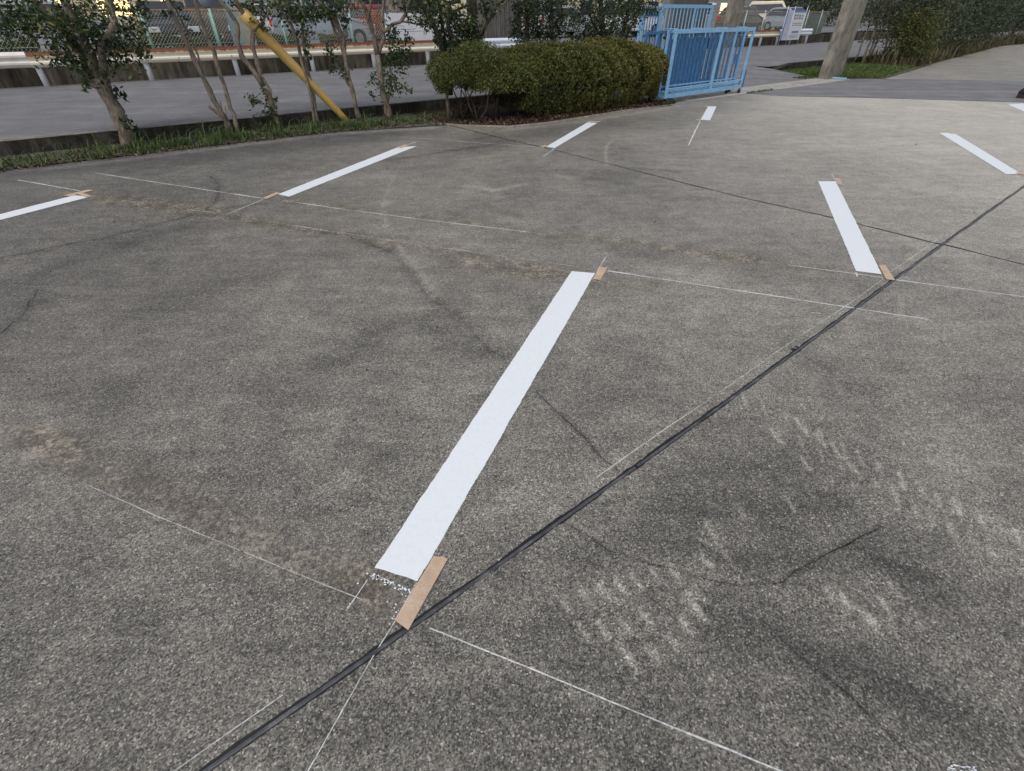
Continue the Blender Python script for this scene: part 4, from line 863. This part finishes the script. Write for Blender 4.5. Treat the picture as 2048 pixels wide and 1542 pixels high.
# ---------------- clipped hedge
g = thing('clipped_hedge', 'long rounded azalea hedge, olive with brownish tips to the right, beside the blue gate', 'hedge', None, W(8.2, 9.8))
AB, PBc = (5.9, 11.75), 9.72
def hedge_r(a):      # half width, height and underside along the hedge
    t = (a-AB[0])/(AB[1]-AB[0]); e = np.clip(1-np.abs(2*t-1)**3.4, 0, 1)**.5
    return .92*e+.02, e, t
blobs = []
RH = RS
na_ = 56000
aa = RH.uniform(AB[0], AB[1], na_); hw, e, t = hedge_r(aa); ang = RH.uniform(-.62, math.pi+.62, na_)
lump = 1+.04*np.sin(aa*21+ang*9)+.03*np.sin(aa*34-ang*14)+.06*np.sin(aa*3.1+ang*2)+.06*np.sin(aa*7.3+1.3+ang*3)+.03*np.sin(aa*13+ang*5)
depth = 1-np.abs(RH.normal(size=na_))*.09
ztop = 1.27-.30*(1-sm(t/.30))-.10*sm((t-.78)/.22); zmid = .60-.05*np.sin(aa*2.2)
pw = np.sign(np.cos(ang))*np.abs(np.cos(ang))**.75; zw = np.sign(np.sin(ang))*np.abs(np.sin(ang))**.7
lowk = np.where(zw < 0, 1-.35*np.abs(zw)**.8, 1); ph_ = PBc-pw*hw*lump*depth*lowk; zh = zmid+np.where(zw > 0, zw*(ztop-zmid)*(.45+.55*e)*lump*depth, zw*(zmid-(.46-.42*sm((t-.12)/.16)+.22*sm((t-.55)/.4)+.07*np.sin(aa*4.3)+.05*np.sin(aa*9)))*1.75)
# hollow underside on the left where stems show
keep = (zh > .05) & ~((t < .16) & (zh < .55)) & ~((t < .12) & (RH.rand(na_) < .25))
base = W(0, 0)[:2]
HP = np.stack([aa*CA-ph_*SA, aa*SA+ph_*CA, zh], 1)[keep]; tt = t[keep]; zz = zh[keep]
nc = len(HP); HP3 = np.repeat(HP, 3, 0)+RH.normal(size=(nc*3, 3))*.016
big = .5+.5*np.sin(HP3[:, 0]*2.3+HP3[:, 2]*4)*np.sin(HP3[:, 1]*2.9+1)
rn = .17+.46*RH.rand(nc*3)+.27*np.repeat(sm((tt-.2)/.7), 3)*(.5+.6*RH.rand(nc*3))+.12*big
rn += np.repeat(np.clip(RH.normal(size=nc), -1.5, 2)*.14, 3)
leaves('foliage', HP3, .042, .020, M['hedge'], g, np.array([0, -.25, .8]), .8, rn)
# left round lobe on its own stem
c = V(903, 142, 9.95); cp = clump_pts(c, (.52, .5, .31), 4300, .35); c2 = V(885, 165, 9.9); cp2 = clump_pts(c2, (.2, .25, .2), 900, .4)
cp = np.concatenate([cp, cp2, clump_pts(V(955, 130, 9.80), (.62, .55, .42), 6500, .35)]); cp = cp[cp[:, 2] > .42]
leaves('foliage', np.repeat(cp, 2, 0)+RH.normal(size=(2*len(cp), 3))*.02, .036, .018, M['hedge'], g, np.array([0, -.2, .7]), .8, .17+.5*RH.rand(2*len(cp)))
mb = MB()      # stems and inner branches
for k_ in range(70):
    a_ = random.uniform(AB[0]-.1, AB[1]-.6); p_ = PBc+random.uniform(-.35, .35); b0_ = W(a_, p_, 0); d_ = np.array([random.uniform(-.35, .35), random.uniform(-.35, .35), .75]); rr = random.uniform(.008, .022)
    mb.tube([b0_, b0_+d_*.35+RS.normal(size=3)*.03, b0_+d_*.8+RS.normal(size=3)*.06, b0_+d_*1.15+RS.normal(size=3)*.08], [rr, rr*.8, rr*.5, rr*.25], 5, .2)
mb.build('stems', M['bark_dark'], g, True)
q = V(897, 222, 9.95); mb = MB(); q[2] = 0; mb.tube([q, V(892, 175, 9.95), V(898, 150, 9.95), V(905, 120, 9.95)], [.035, .028, .025, .015], 8, .2); mb.build('stem', M['bark'], g, True)
# dark inner mass: dense twigs and old leaves
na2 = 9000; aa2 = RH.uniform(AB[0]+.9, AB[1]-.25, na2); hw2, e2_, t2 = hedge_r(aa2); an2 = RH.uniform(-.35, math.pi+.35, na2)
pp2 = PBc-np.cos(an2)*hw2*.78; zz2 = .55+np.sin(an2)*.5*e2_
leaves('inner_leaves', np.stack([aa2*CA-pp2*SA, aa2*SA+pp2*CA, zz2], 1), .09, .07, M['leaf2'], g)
# weeds and leaf litter in the bed
n = 5200; a_ = RH.uniform(5.1, 11.3, n); p_ = 8.75+np.abs(RH.normal(size=n))*.5; ok = (p_ < 10.6) & (p_ > 8.72+np.clip(6.2-a_, 0, 1)*.9)
P = np.stack([a_*CA-p_*SA, a_*SA+p_*CA, .02+.03*RH.rand(n)], 1)[ok]
tag(leaves('leaf_litter', P, .05, .03, M['litter'], None, np.array([0, 0, .0]), 1.), 'reddish brown dead leaves littering the bed under the hedge', 'leaf litter', kind='stuff')
q = G(935, 235); cp = clump_pts(q+np.array([0, 0, .12]), (.38, .3, .2), 900, .5); o = leaves('dry_weeds', cp, .09, .012, M['litter'], None, np.array([0, 0, .8]), .8)
tag(o, 'tangle of dry reddish weeds at the left foot of the hedge', 'weeds', kind='stuff')
def blades(name, A, P, hts, label, mat='grass', wd=.008, lean=.45, cat='grass', z0=.012):
    n = len(A); base = np.stack([A*CA-P*SA, A*SA+P*CA, np.full(n, z0)], 1); th = RH.rand(n)*6.283; s = np.stack([np.cos(th), np.sin(th), 0*th], 1)*wd*(.6+.8*RH.rand(n))[:, None]
    ln = np.stack([np.cos(th+1.2), np.sin(th+1.2), 0*th], 1)*(hts*lean*RH.rand(n))[:, None]; up = np.stack([0*th, 0*th, hts], 1)
    m1 = base+ln*.35+up*.6; tip = base+ln*1.2+up*(.9-.3*RH.rand(n))[:, None]
    q1 = np.stack([base-s, base+s, m1+s*.8, m1-s*.8], 1); q2 = np.stack([m1-s*.8, m1+s*.8, tip+s*.1, tip-s*.1], 1)
    r = RH.rand(n)*.9+.1*(RH.rand(n) > .93)
    return tag(fast(name, np.concatenate([q1, q2]).reshape(-1, 3), 2*n, M[mat], None, {'rnd': np.concatenate([r, r])}), label, cat, kind='stuff')
n = 9500; A_g = RH.uniform(-4, 6.3, n); P_g = 10.29+RH.beta(1.1, 1.9, n)*1.1; P_g = np.where(A_g > 3, P_g-.30*np.clip((A_g-3)/2.3, 0, 1), P_g)
cz = RH.uniform(-4, 6.3, 150); cp_ = 10.34+RH.rand(150)*.85; cp_ = np.where(cz > 3, cp_-.30*np.clip((cz-3)/2.3, 0, 1), cp_); ch_ = .35+.65*RH.rand(150)
wh = RH.randint(0, 150, n); cl_ = RH.rand(n) < .6
A_g = np.where(cl_, cz[wh]+RH.normal(size=n)*.07, A_g); P_g = np.where(cl_, cp_[wh]+RH.normal(size=n)*.07, P_g)
dn = np.where(cl_, ch_[wh], .25); kp = RH.rand(n) < np.where(A_g < -.4, .45, 1.)*np.where(A_g > 4.3, .5, 1.); kp &= P_g < KP-.02
A_g, P_g, dn = A_g[kp], P_g[kp], dn[kp]
ht = (.015+.20*dn*RH.rand(len(A_g))+.16*(RH.rand(len(A_g)) > .95))*np.where(A_g > 4.3, .6, 1.); ht = ht*(1+.9*(RH.rand(len(ht)) > .8)*dn); blades('grass', A_g, P_g, ht, 'ragged green grass growing in the strip under the trees', lean=1.1, wd=.0065)
n = 2500; A_g = RH.uniform(-4, 6, n); P_g = 10.24+RH.rand(n)**1.6*.9; P_g = np.where(A_g > 3, P_g-.30*np.clip((A_g-3)/2.3, 0, 1), P_g)
tag(leaves('strip_litter', np.stack([A_g*CA-P_g*SA, A_g*SA+P_g*CA, np.full(n, .02)], 1), .05, .025, M['litter'], None, np.array([0, 0, .0]), 1.), 'dead leaves scattered in the grass strip and along its edge', 'leaf litter', kind='stuff')
n = 22000; A_g = 20.5+RH.rand(n)**1.3*14; lo = np.interp(A_g, [20.3, 21.8, 26, 31.3, 40], [9.35, 8.3, 9.2, 10.1, 11.3]); P_g = lo+.05+RH.rand(n)*(11.75-lo)
blades('lawn_grass', A_g, P_g, .05+.09*RH.rand(n), 'bright mown grass patch right of the grey pillar', 'lawn', wd=.012)
n = 500; A_g = RH.uniform(19.4, 20.5, n); P_g = RH.uniform(9.8, 10.3, n); blades('weeds', A_g, P_g, .02+.05*RH.rand(n), 'low weeds at the left foot of the grey pillar', wd=.01, cat='weeds')
n = 260; A_g = RH.uniform(14.5, 15.8, n); P_g = RH.normal(8.83, .04, n); blades('weeds', A_g, P_g, .02+.04*RH.rand(n), 'thin line of weeds in the threshold joint by the blue gate', wd=.006, cat='weeds')
n = 160; kk = RH.rand(n); q0 = G(880, 249); q1 = G(1090, 297); pos = q0+(q1-q0)*kk[:, None]**2; A_g, P_g = pos[:, 0]*CA+pos[:, 1]*SA, -pos[:, 0]*SA+pos[:, 1]*CA
blades('joint_weeds', A_g, P_g, .015+.02*RH.rand(n), 'sparse weeds along the thin joint near the hedge corner', wd=.004, cat='weeds')
Q = [G(1547, 1215)]+[np.array([RS.uniform(-6, 8), RS.uniform(1.5, 9.5), 0]) for _ in range(40)]
tag(leaves('fallen_leaves', np.array([[q[0], q[1], .006] for q in Q]), .024, .012, M['litter'], None, None, 1.), 'a few small dry leaves scattered over the concrete', 'fallen leaves', kind='stuff')
# ---------------- verge on the right: thin trees, olive bush, dark trees into the distance
def gtree(a, p, label, hgt, cr, leafm, trunks, n, grp, name='verge_tree', lsz=(.09, .05), zc=None, lean=0., bark='bark'):
    b = W(a, p); g = thing(name, label, 'tree' if 'tree' in name else 'bush', grp, b); mb = MB(); ends = []
    for k_ in range(trunks):
        s = np.array([random.uniform(-.25, .25), random.uniform(-.2, .2), 0])*(trunks > 1); d = np.array([random.uniform(-.2, .2)+lean, random.uniform(-.2, .2), 1]); q = b+s; P = [q]
        for i in range(6): q = q+d*hgt*.16+RS.normal(size=3)*.05; P.append(q)
        r = random.uniform(.03, .06); mb.tube(P, [r*(1-.13*i) for i in range(7)], 7, .2); ends += P[2:]
        for i in range(3, 6): e_ = P[i]+np.array([random.uniform(-.6, .6), random.uniform(-.6, .6), .4]); mb.tube([P[i], (P[i]+e_)/2+[0, 0, -.03], e_], [r*.5, r*.35, r*.15], 5); ends.append(e_)
    mb.build('trunk', M[bark], g, True)
    zc = zc or hgt*.7; L = [sprig_pts(b+np.array([0, 0, zc]), cr, int(n*.7))]+[sprig_pts(e_, (.35, .35, .3), max(5, int(n*.3/len(ends)))) for e_ in ends]
    L = np.concatenate(L); L = L[L[:, 2] > .25]
    leaves('crown', L, *lsz, M[leafm], g); return g
ag = lambda u, v: AP(G(u, v))
vg = 'row of trees along the right-hand verge'
for i, (u, v, lb) in enumerate(((1712, 130, 'thin bare-stemmed verge tree nearest the grey pillar'), (1734, 129, 'second thin verge tree right of the grey pillar, leaning stems'), (1764, 128, 'third thin verge tree, just left of the olive bush'))):
    a_, p_ = ag(u, v); gtree(a_, min(p_, 11.6), lb, 3.0, (.9, .8, .75), 'leaf3', 2, 1300, vg, zc=2.0)
a_, p_ = ag(1808, 132); gtree(a_, p_+.1, 'rounded olive green bush in the middle of the right-hand verge', 1.7, (1.15, .95, .95), 'olive', 5, 6500, None, 'round_bush', (.07, .04), .95, bark='bark_dark')
a_, p_ = ag(1848, 118); gtree(a_, p_+.3, 'smaller olive bush behind the rounded one on the verge', 1.3, (.8, .9, .7), 'olive', 3, 1800, None, 'round_bush', (.07, .04), .6, bark='bark_dark')
names = ['first tree past the olive bush, pale branches low down', 'second tree past the olive bush with twiggy pale base', 'third tree past the olive bush, dark full crown', 'fourth tree past the olive bush, darker and fuller', 'fifth tree past the olive bush toward the right edge', 'sixth tree past the olive bush, behind pale concrete', 'seventh tree past the olive bush at the right edge', 'farthest visible verge tree in the top right corner']
for i, (a_, p_) in enumerate(((29.5, 11.0), (32.5, 11.3), (35.5, 11.5), (39, 12.2), (43, 12.6), (48, 13.2), (54, 13.8), (62, 14.3))):
    gtree(a_, p_+.35*(i % 2)-.2, names[i], 3.6+.9*((i*37) % 5)/5, (1.25+.5*((i*13) % 4)/3, 1.3, 1.1+.5*((i*7) % 3)/2), 'leaf3' if i < 2 else 'leaf2', 5, 6000, vg, zc=1.75, lsz=(.11, .055))
n = 14000; A_g = RH.uniform(27, 75, n); lo = np.interp(A_g, [28, 31.3, 40, 51, 90], [9.7, 10.2, 11.4, 13.2, 13.6]); P_g = lo-.12+RH.rand(n)**1.3*1.9
blades('verge_weeds', A_g, P_g, .08+.75*RH.rand(n)**2.2, 'tall dry and green weeds under the verge trees', 'drygrass', wd=.03, cat='weeds')
# trees seen beyond the far fence and low shrubs behind it
for i, (u, pq, lb) in enumerate(((1585, 36, 'olive tree beyond the far fence, behind the banners'), (1640, 34, 'olive tree beyond the far fence, left of the grey pillar'), (1700, 33, 'tree beyond the far fence, right of the grey pillar'), (1780, 33, 'tree beyond the far fence, above the verge trees'), (1530, 44, 'tree beyond the van across the road'), (1870, 34, 'tree beyond the road over the verge trees'), (1960, 34, 'tree beyond the road nearest the right edge'))):
    q = V(u, 33, pq); a_ = AP(q)[0]; gtree(a_, pq, lb, 5, (2.6, 2.3, 2.2), 'leaf3', 3, 4200, 'trees beyond the far fence', lsz=(.22, .12), zc=2.7)
for i, (u0, u1, lb) in enumerate(((-60, 60, 'low green shrub behind the fence at the far left'), (200, 330, 'low yellowish shrub behind the fence below the dark car'), (335, 440, 'clipped green shrub behind the fence left of the mint pole'), (500, 590, 'green shrub behind the fence, above the yellow pole'), (640, 690, 'small dark shrub behind the fence, left of the red leaves'))):
    a0_, a1_ = AP(V(u0, 60, FPP+.9))[0], AP(V(u1, 60, FPP+.9))[0]; c = W((a0_+a1_)/2, FPP+.9, YZ+.28); g = thing('low_shrub', lb, 'shrub', 'shrubs behind the far fence', W((a0_+a1_)/2, FPP+.9, YZ))
    n = 2600; q = RS.rand(n, 3); A1 = a0_+(a1_-a0_)*q[:, 0]; P1 = FPP+.55+.8*q[:, 1]; Z1_ = YZ+(.1+.42*q[:, 2]**.6)*(1+.12*np.sin(A1*4))
    leaves('foliage', np.stack([A1*CA-P1*SA, A1*SA+P1*CA, Z1_], 1), .08, .05, M['olive'], g)
    mb = MB(); [mb.tube([W(random.uniform(a0_, a1_), FPP+.9, YZ), W(random.uniform(a0_, a1_), FPP+.9, YZ+.4)], .012, 5) for _ in range(6)]; mb.build('stems', M['bark_dark'], g)
q = V(748, 40, FPP+.7); g = thing('red_shrub', 'shrub with orange red leaves behind the fence, left of the white board', 'shrub', None, (q[0], q[1], YZ)); leaves('foliage', sprig_pts(q, (.45, .4, .5), 700), .09, .05, M['azalea_red'], g)
MB().tube([(q[0], q[1], YZ), (q[0]+.05, q[1], 1.9)], .02, 6).build('stem', M['bark_dark'], g)
# trunks of a big tree behind the red car
for u, lb in ((782, 'left of two pale trunks behind the white board'), (800, 'right of two pale trunks behind the white board')):
    q = V(u, 10, 25.5); g = thing('background_tree', lb, 'tree', 'pair of trunks beyond the far fence', (q[0], q[1], YZ)); MB().tube([(q[0], q[1], YZ-.05), (q[0]+.03, q[1], 2), (q[0]-.1, q[1], 4.5)], [.2, .17, .13], 10, .15).build('trunk', M['bark'], g, True)
    leaves('crown', sprig_pts(np.array([q[0], q[1], 5.0]), (1.6, 1.6, 1.1), 1500), .14, .08, M['leaf3'], g)
# ---------------- vehicles beyond
def car(a, p, col, label, ang=0., kind='car', name='parked_car', z=YZ, s=1.):
    """nose toward +a before turning by ang"""
    g = thing(name, label, 'van' if kind == 'van' else 'car', 'vehicles parked beyond the road', (0, 0, 0))
    if kind == 'van': prof = [(-1.7, .28), (-1.72, .9), (-1.66, 1.55), (-1.5, 1.85), (.75, 1.88), (1.25, 1.25), (1.62, 1.0), (1.68, .6), (1.66, .28)]; cab = [(-1.58, 1.12), (-1.5, 1.66), (.72, 1.7), (1.12, 1.18)]
    else: prof = [(-2.0, .28), (-2.06, .6), (-2.02, .92), (-1.85, 1.02), (-1.35, 1.42), (-.9, 1.48), (.2, 1.47), (.95, 1.0), (1.85, .84), (2.06, .62), (2.04, .28)]; cab = [(-1.62, 1.0), (-1.25, 1.34), (.12, 1.38), (.75, .99)]
    hwid = .84; R0 = Matrix.Rotation(ang+TH, 3, 'Z'); O = W(a, p, z)
    def T(x, y, zz): v = R0 @ Vector((x*s, y*s, 0)); return (O[0]+v.x, O[1]+v.y, z+zz*s)
    n = len(prof); vs = []; inset = lambda zz: max(0, (zz-.9))*.22
    for y in (-1, 1):
        for x, zz in prof: vs.append(T(x, y*(hwid-inset(zz)), zz))
    fs = [tuple(range(n))[::-1], tuple(range(n, 2*n))]+[(i, (i+1) % n, (i+1) % n+n, i+n) for i in range(n)]
    MB().add(vs, fs).build('body', col, g, False, .04)
    for y in (-1, 1):
        v_ = [T(x, y*(hwid-inset(zz)+.006), zz) for x, zz in cab]; v2 = [T(x, y*(hwid-inset(zz)-.02), zz) for x, zz in cab]
        MB().add(v_+v2, [(0, 1, 2, 3), (7, 6, 5, 4)]+[(i, (i+1) % 4, (i+1) % 4+4, i+4) for i in range(4)]).build('side_window', M['glass'], g)
    if kind == 'van': ws = ((.80, 1.80, 1.20, 1.30), (-1.64, 1.68, -1.72, 1.05))
    else: ws = ((.28, 1.42, .88, 1.06), (-1.40, 1.40, -1.80, 1.06))
    for x0, z0_, x1, z1_ in ws:
        o_ = .012 if x0 > 0 else -.03; y0, y1 = hwid-inset(z0_)-.1, hwid-inset(z1_)-.08
        v_ = [T(x0+o_, -y0, z0_+.012), T(x0+o_, y0, z0_+.012), T(x1+o_, y1, z1_+.012), T(x1+o_, -y1, z1_+.012)]; v2 = [(q[0], q[1], q[2]-.03) for q in v_]
        MB().add(v_+v2, [(0, 1, 2, 3), (7, 6, 5, 4)]+[(i, (i+1) % 4, (i+1) % 4+4, i+4) for i in range(4)]).build('windshield' if x0 > 0 else 'rear_window', M['glass'], g)
    xf = prof[-1][0]; xr = prof[0][0]
    for x in (xr+.75, xf-.75):
        for y in (-1, 1):
            q0 = np.array(T(x, y*(hwid-.17), .31)); q1 = np.array(T(x, y*(hwid+.015), .31)); q2 = np.array(T(x, y*(hwid+.022), .31))
            w_ = MB().tube([q0, q1], .31*s, 20).build('wheel', M['black'], g, False); MB().tube([q1-(q1-q0)*.05, q2], .18*s, 12).build('rim', M['hub'], w_)
    for y in (-1, 1):
        c = T(xf+.01, y*.6, .68); MB().box(c, R0 @ Vector((.05, 0, 0)), R0 @ Vector((0, .17, 0)), (0, 0, .08)).build('headlight', M['lamp_clear'], g, False, .02)
        c = T(xr-.02, y*.66, .85 if kind != 'van' else 1.0); MB().box(c, R0 @ Vector((.06, 0, 0)), R0 @ Vector((0, .12, 0)), (0, 0, .12)).build('tail_light', M['lamp_red'], g, False, .02)
    for x, sg in ((xf, 1), (xr, -1)):
        MB().box(T(x+sg*.02, 0, .40), R0 @ Vector((.06, 0, 0)), R0 @ Vector((0, .80, 0)), (0, 0, .10)).build('bumper', col, g, False, .03)
        MB().box(T(x+sg*.09, 0, .45), R0 @ Vector((.008, 0, 0)), R0 @ Vector((0, .165, 0)), (0, 0, .08)).build('number_plate', M['plate'], g)
    return g
au = lambda u, v, p: AP(V(u, v, p))[0]
PC = {k_: paintm('paint_'+k_, v_) for k_, v_ in dict(silver=(.42, .43, .46), black=(.015, .015, .018), white=(.70, .72, .76), red=(.30, .05, .05), greyblue=(.28, .32, .38), cream=(.62, .56, .42), brown=(.09, .07, .06)).items()}
car(au(105, 30, 26), 26, PC['silver'], 'silver car behind the crown of the leftmost tree', 0)
car(au(325, 30, 25.3), 25.3, PC['black'], 'black car facing the fence between the left tree and the mint pole', R(-90))
car(au(408, 30, 26), 26, PC['brown'], 'dark brown van facing the fence, left of the pale blue board', R(-90), 'van')
car(au(500, 20, 28), 28, PC['white'], 'white car beyond the pale blue board', R(-90))
car(au(635, 30, 24.4), 24.4, PC['greyblue'], 'grey blue car side-on behind the fence above the yellow pole', 0)
car(au(755, 20, 28), 28, PC['red'], 'red car partly seen above the fence left of the white board', R(-75))
car(au(1262, 45, 25.2), 25.2, PC['white'], 'white hatchback behind the dark trees and the farther blue gate', R(180), z=YZ)
car(au(1482, 40, 24.0), 24.0, PC['brown'], 'dark brown car behind the fence, right of the far pillar', R(10), z=YZ)
car(au(1540, 25, 27), 27, PC['cream'], 'cream van beyond the short white guardrail', R(-60), 'van', z=YZ)
car(au(1583, 30, 25), 25, PC['greyblue'], 'pale car just left of the tall banners', R(-100), z=YZ)
car(au(1125, 55, 27), 27, PC['silver'], 'silver car glimpsed through the airy evergreen', R(0), z=YZ)
# ---------------- low buildings behind
m = NT('glow_pane'); m.col((1., .74, .40)); m.b.inputs['Emission Color'].default_value = (1, .68, .30, 1); m.b.inputs['Emission Strength'].default_value = 1.6; M['lit'] = m.m  # emissive panes added to stand for warm sunlit highlights
def building(a0, a1, p, hgt, mat, label):
    g = thing('building', label, 'building', 'plain buildings beyond the far yard', W((a0+a1)/2, p, YZ)); MB().abox(a0, a1, p, p+8, YZ-.05, YZ+hgt).build('wall', mat, g)
    MB().abox(a0-.3, a1+.3, p-.3, p+8.3, YZ+hgt, YZ+hgt+.25).build('roof', M['greywall'], g)
    n = int((a1-a0)/3)
    for k_ in range(n):
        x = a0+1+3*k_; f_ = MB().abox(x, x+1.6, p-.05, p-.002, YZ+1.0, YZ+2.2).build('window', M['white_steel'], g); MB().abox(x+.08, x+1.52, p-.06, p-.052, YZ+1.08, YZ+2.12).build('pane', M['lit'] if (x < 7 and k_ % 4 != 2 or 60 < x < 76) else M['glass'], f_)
building(-24, 7, 40, 5, M['cream'], 'cream building with glowing panes added for warm highlights, beyond the cars at the far left')
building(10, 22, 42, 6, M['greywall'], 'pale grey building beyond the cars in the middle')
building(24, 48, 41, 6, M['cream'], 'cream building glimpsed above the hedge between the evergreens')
building(52, 90, 44, 6, M['greywall'], 'grey building with glowing panes added for warm highlights, beyond the van and far pillar')
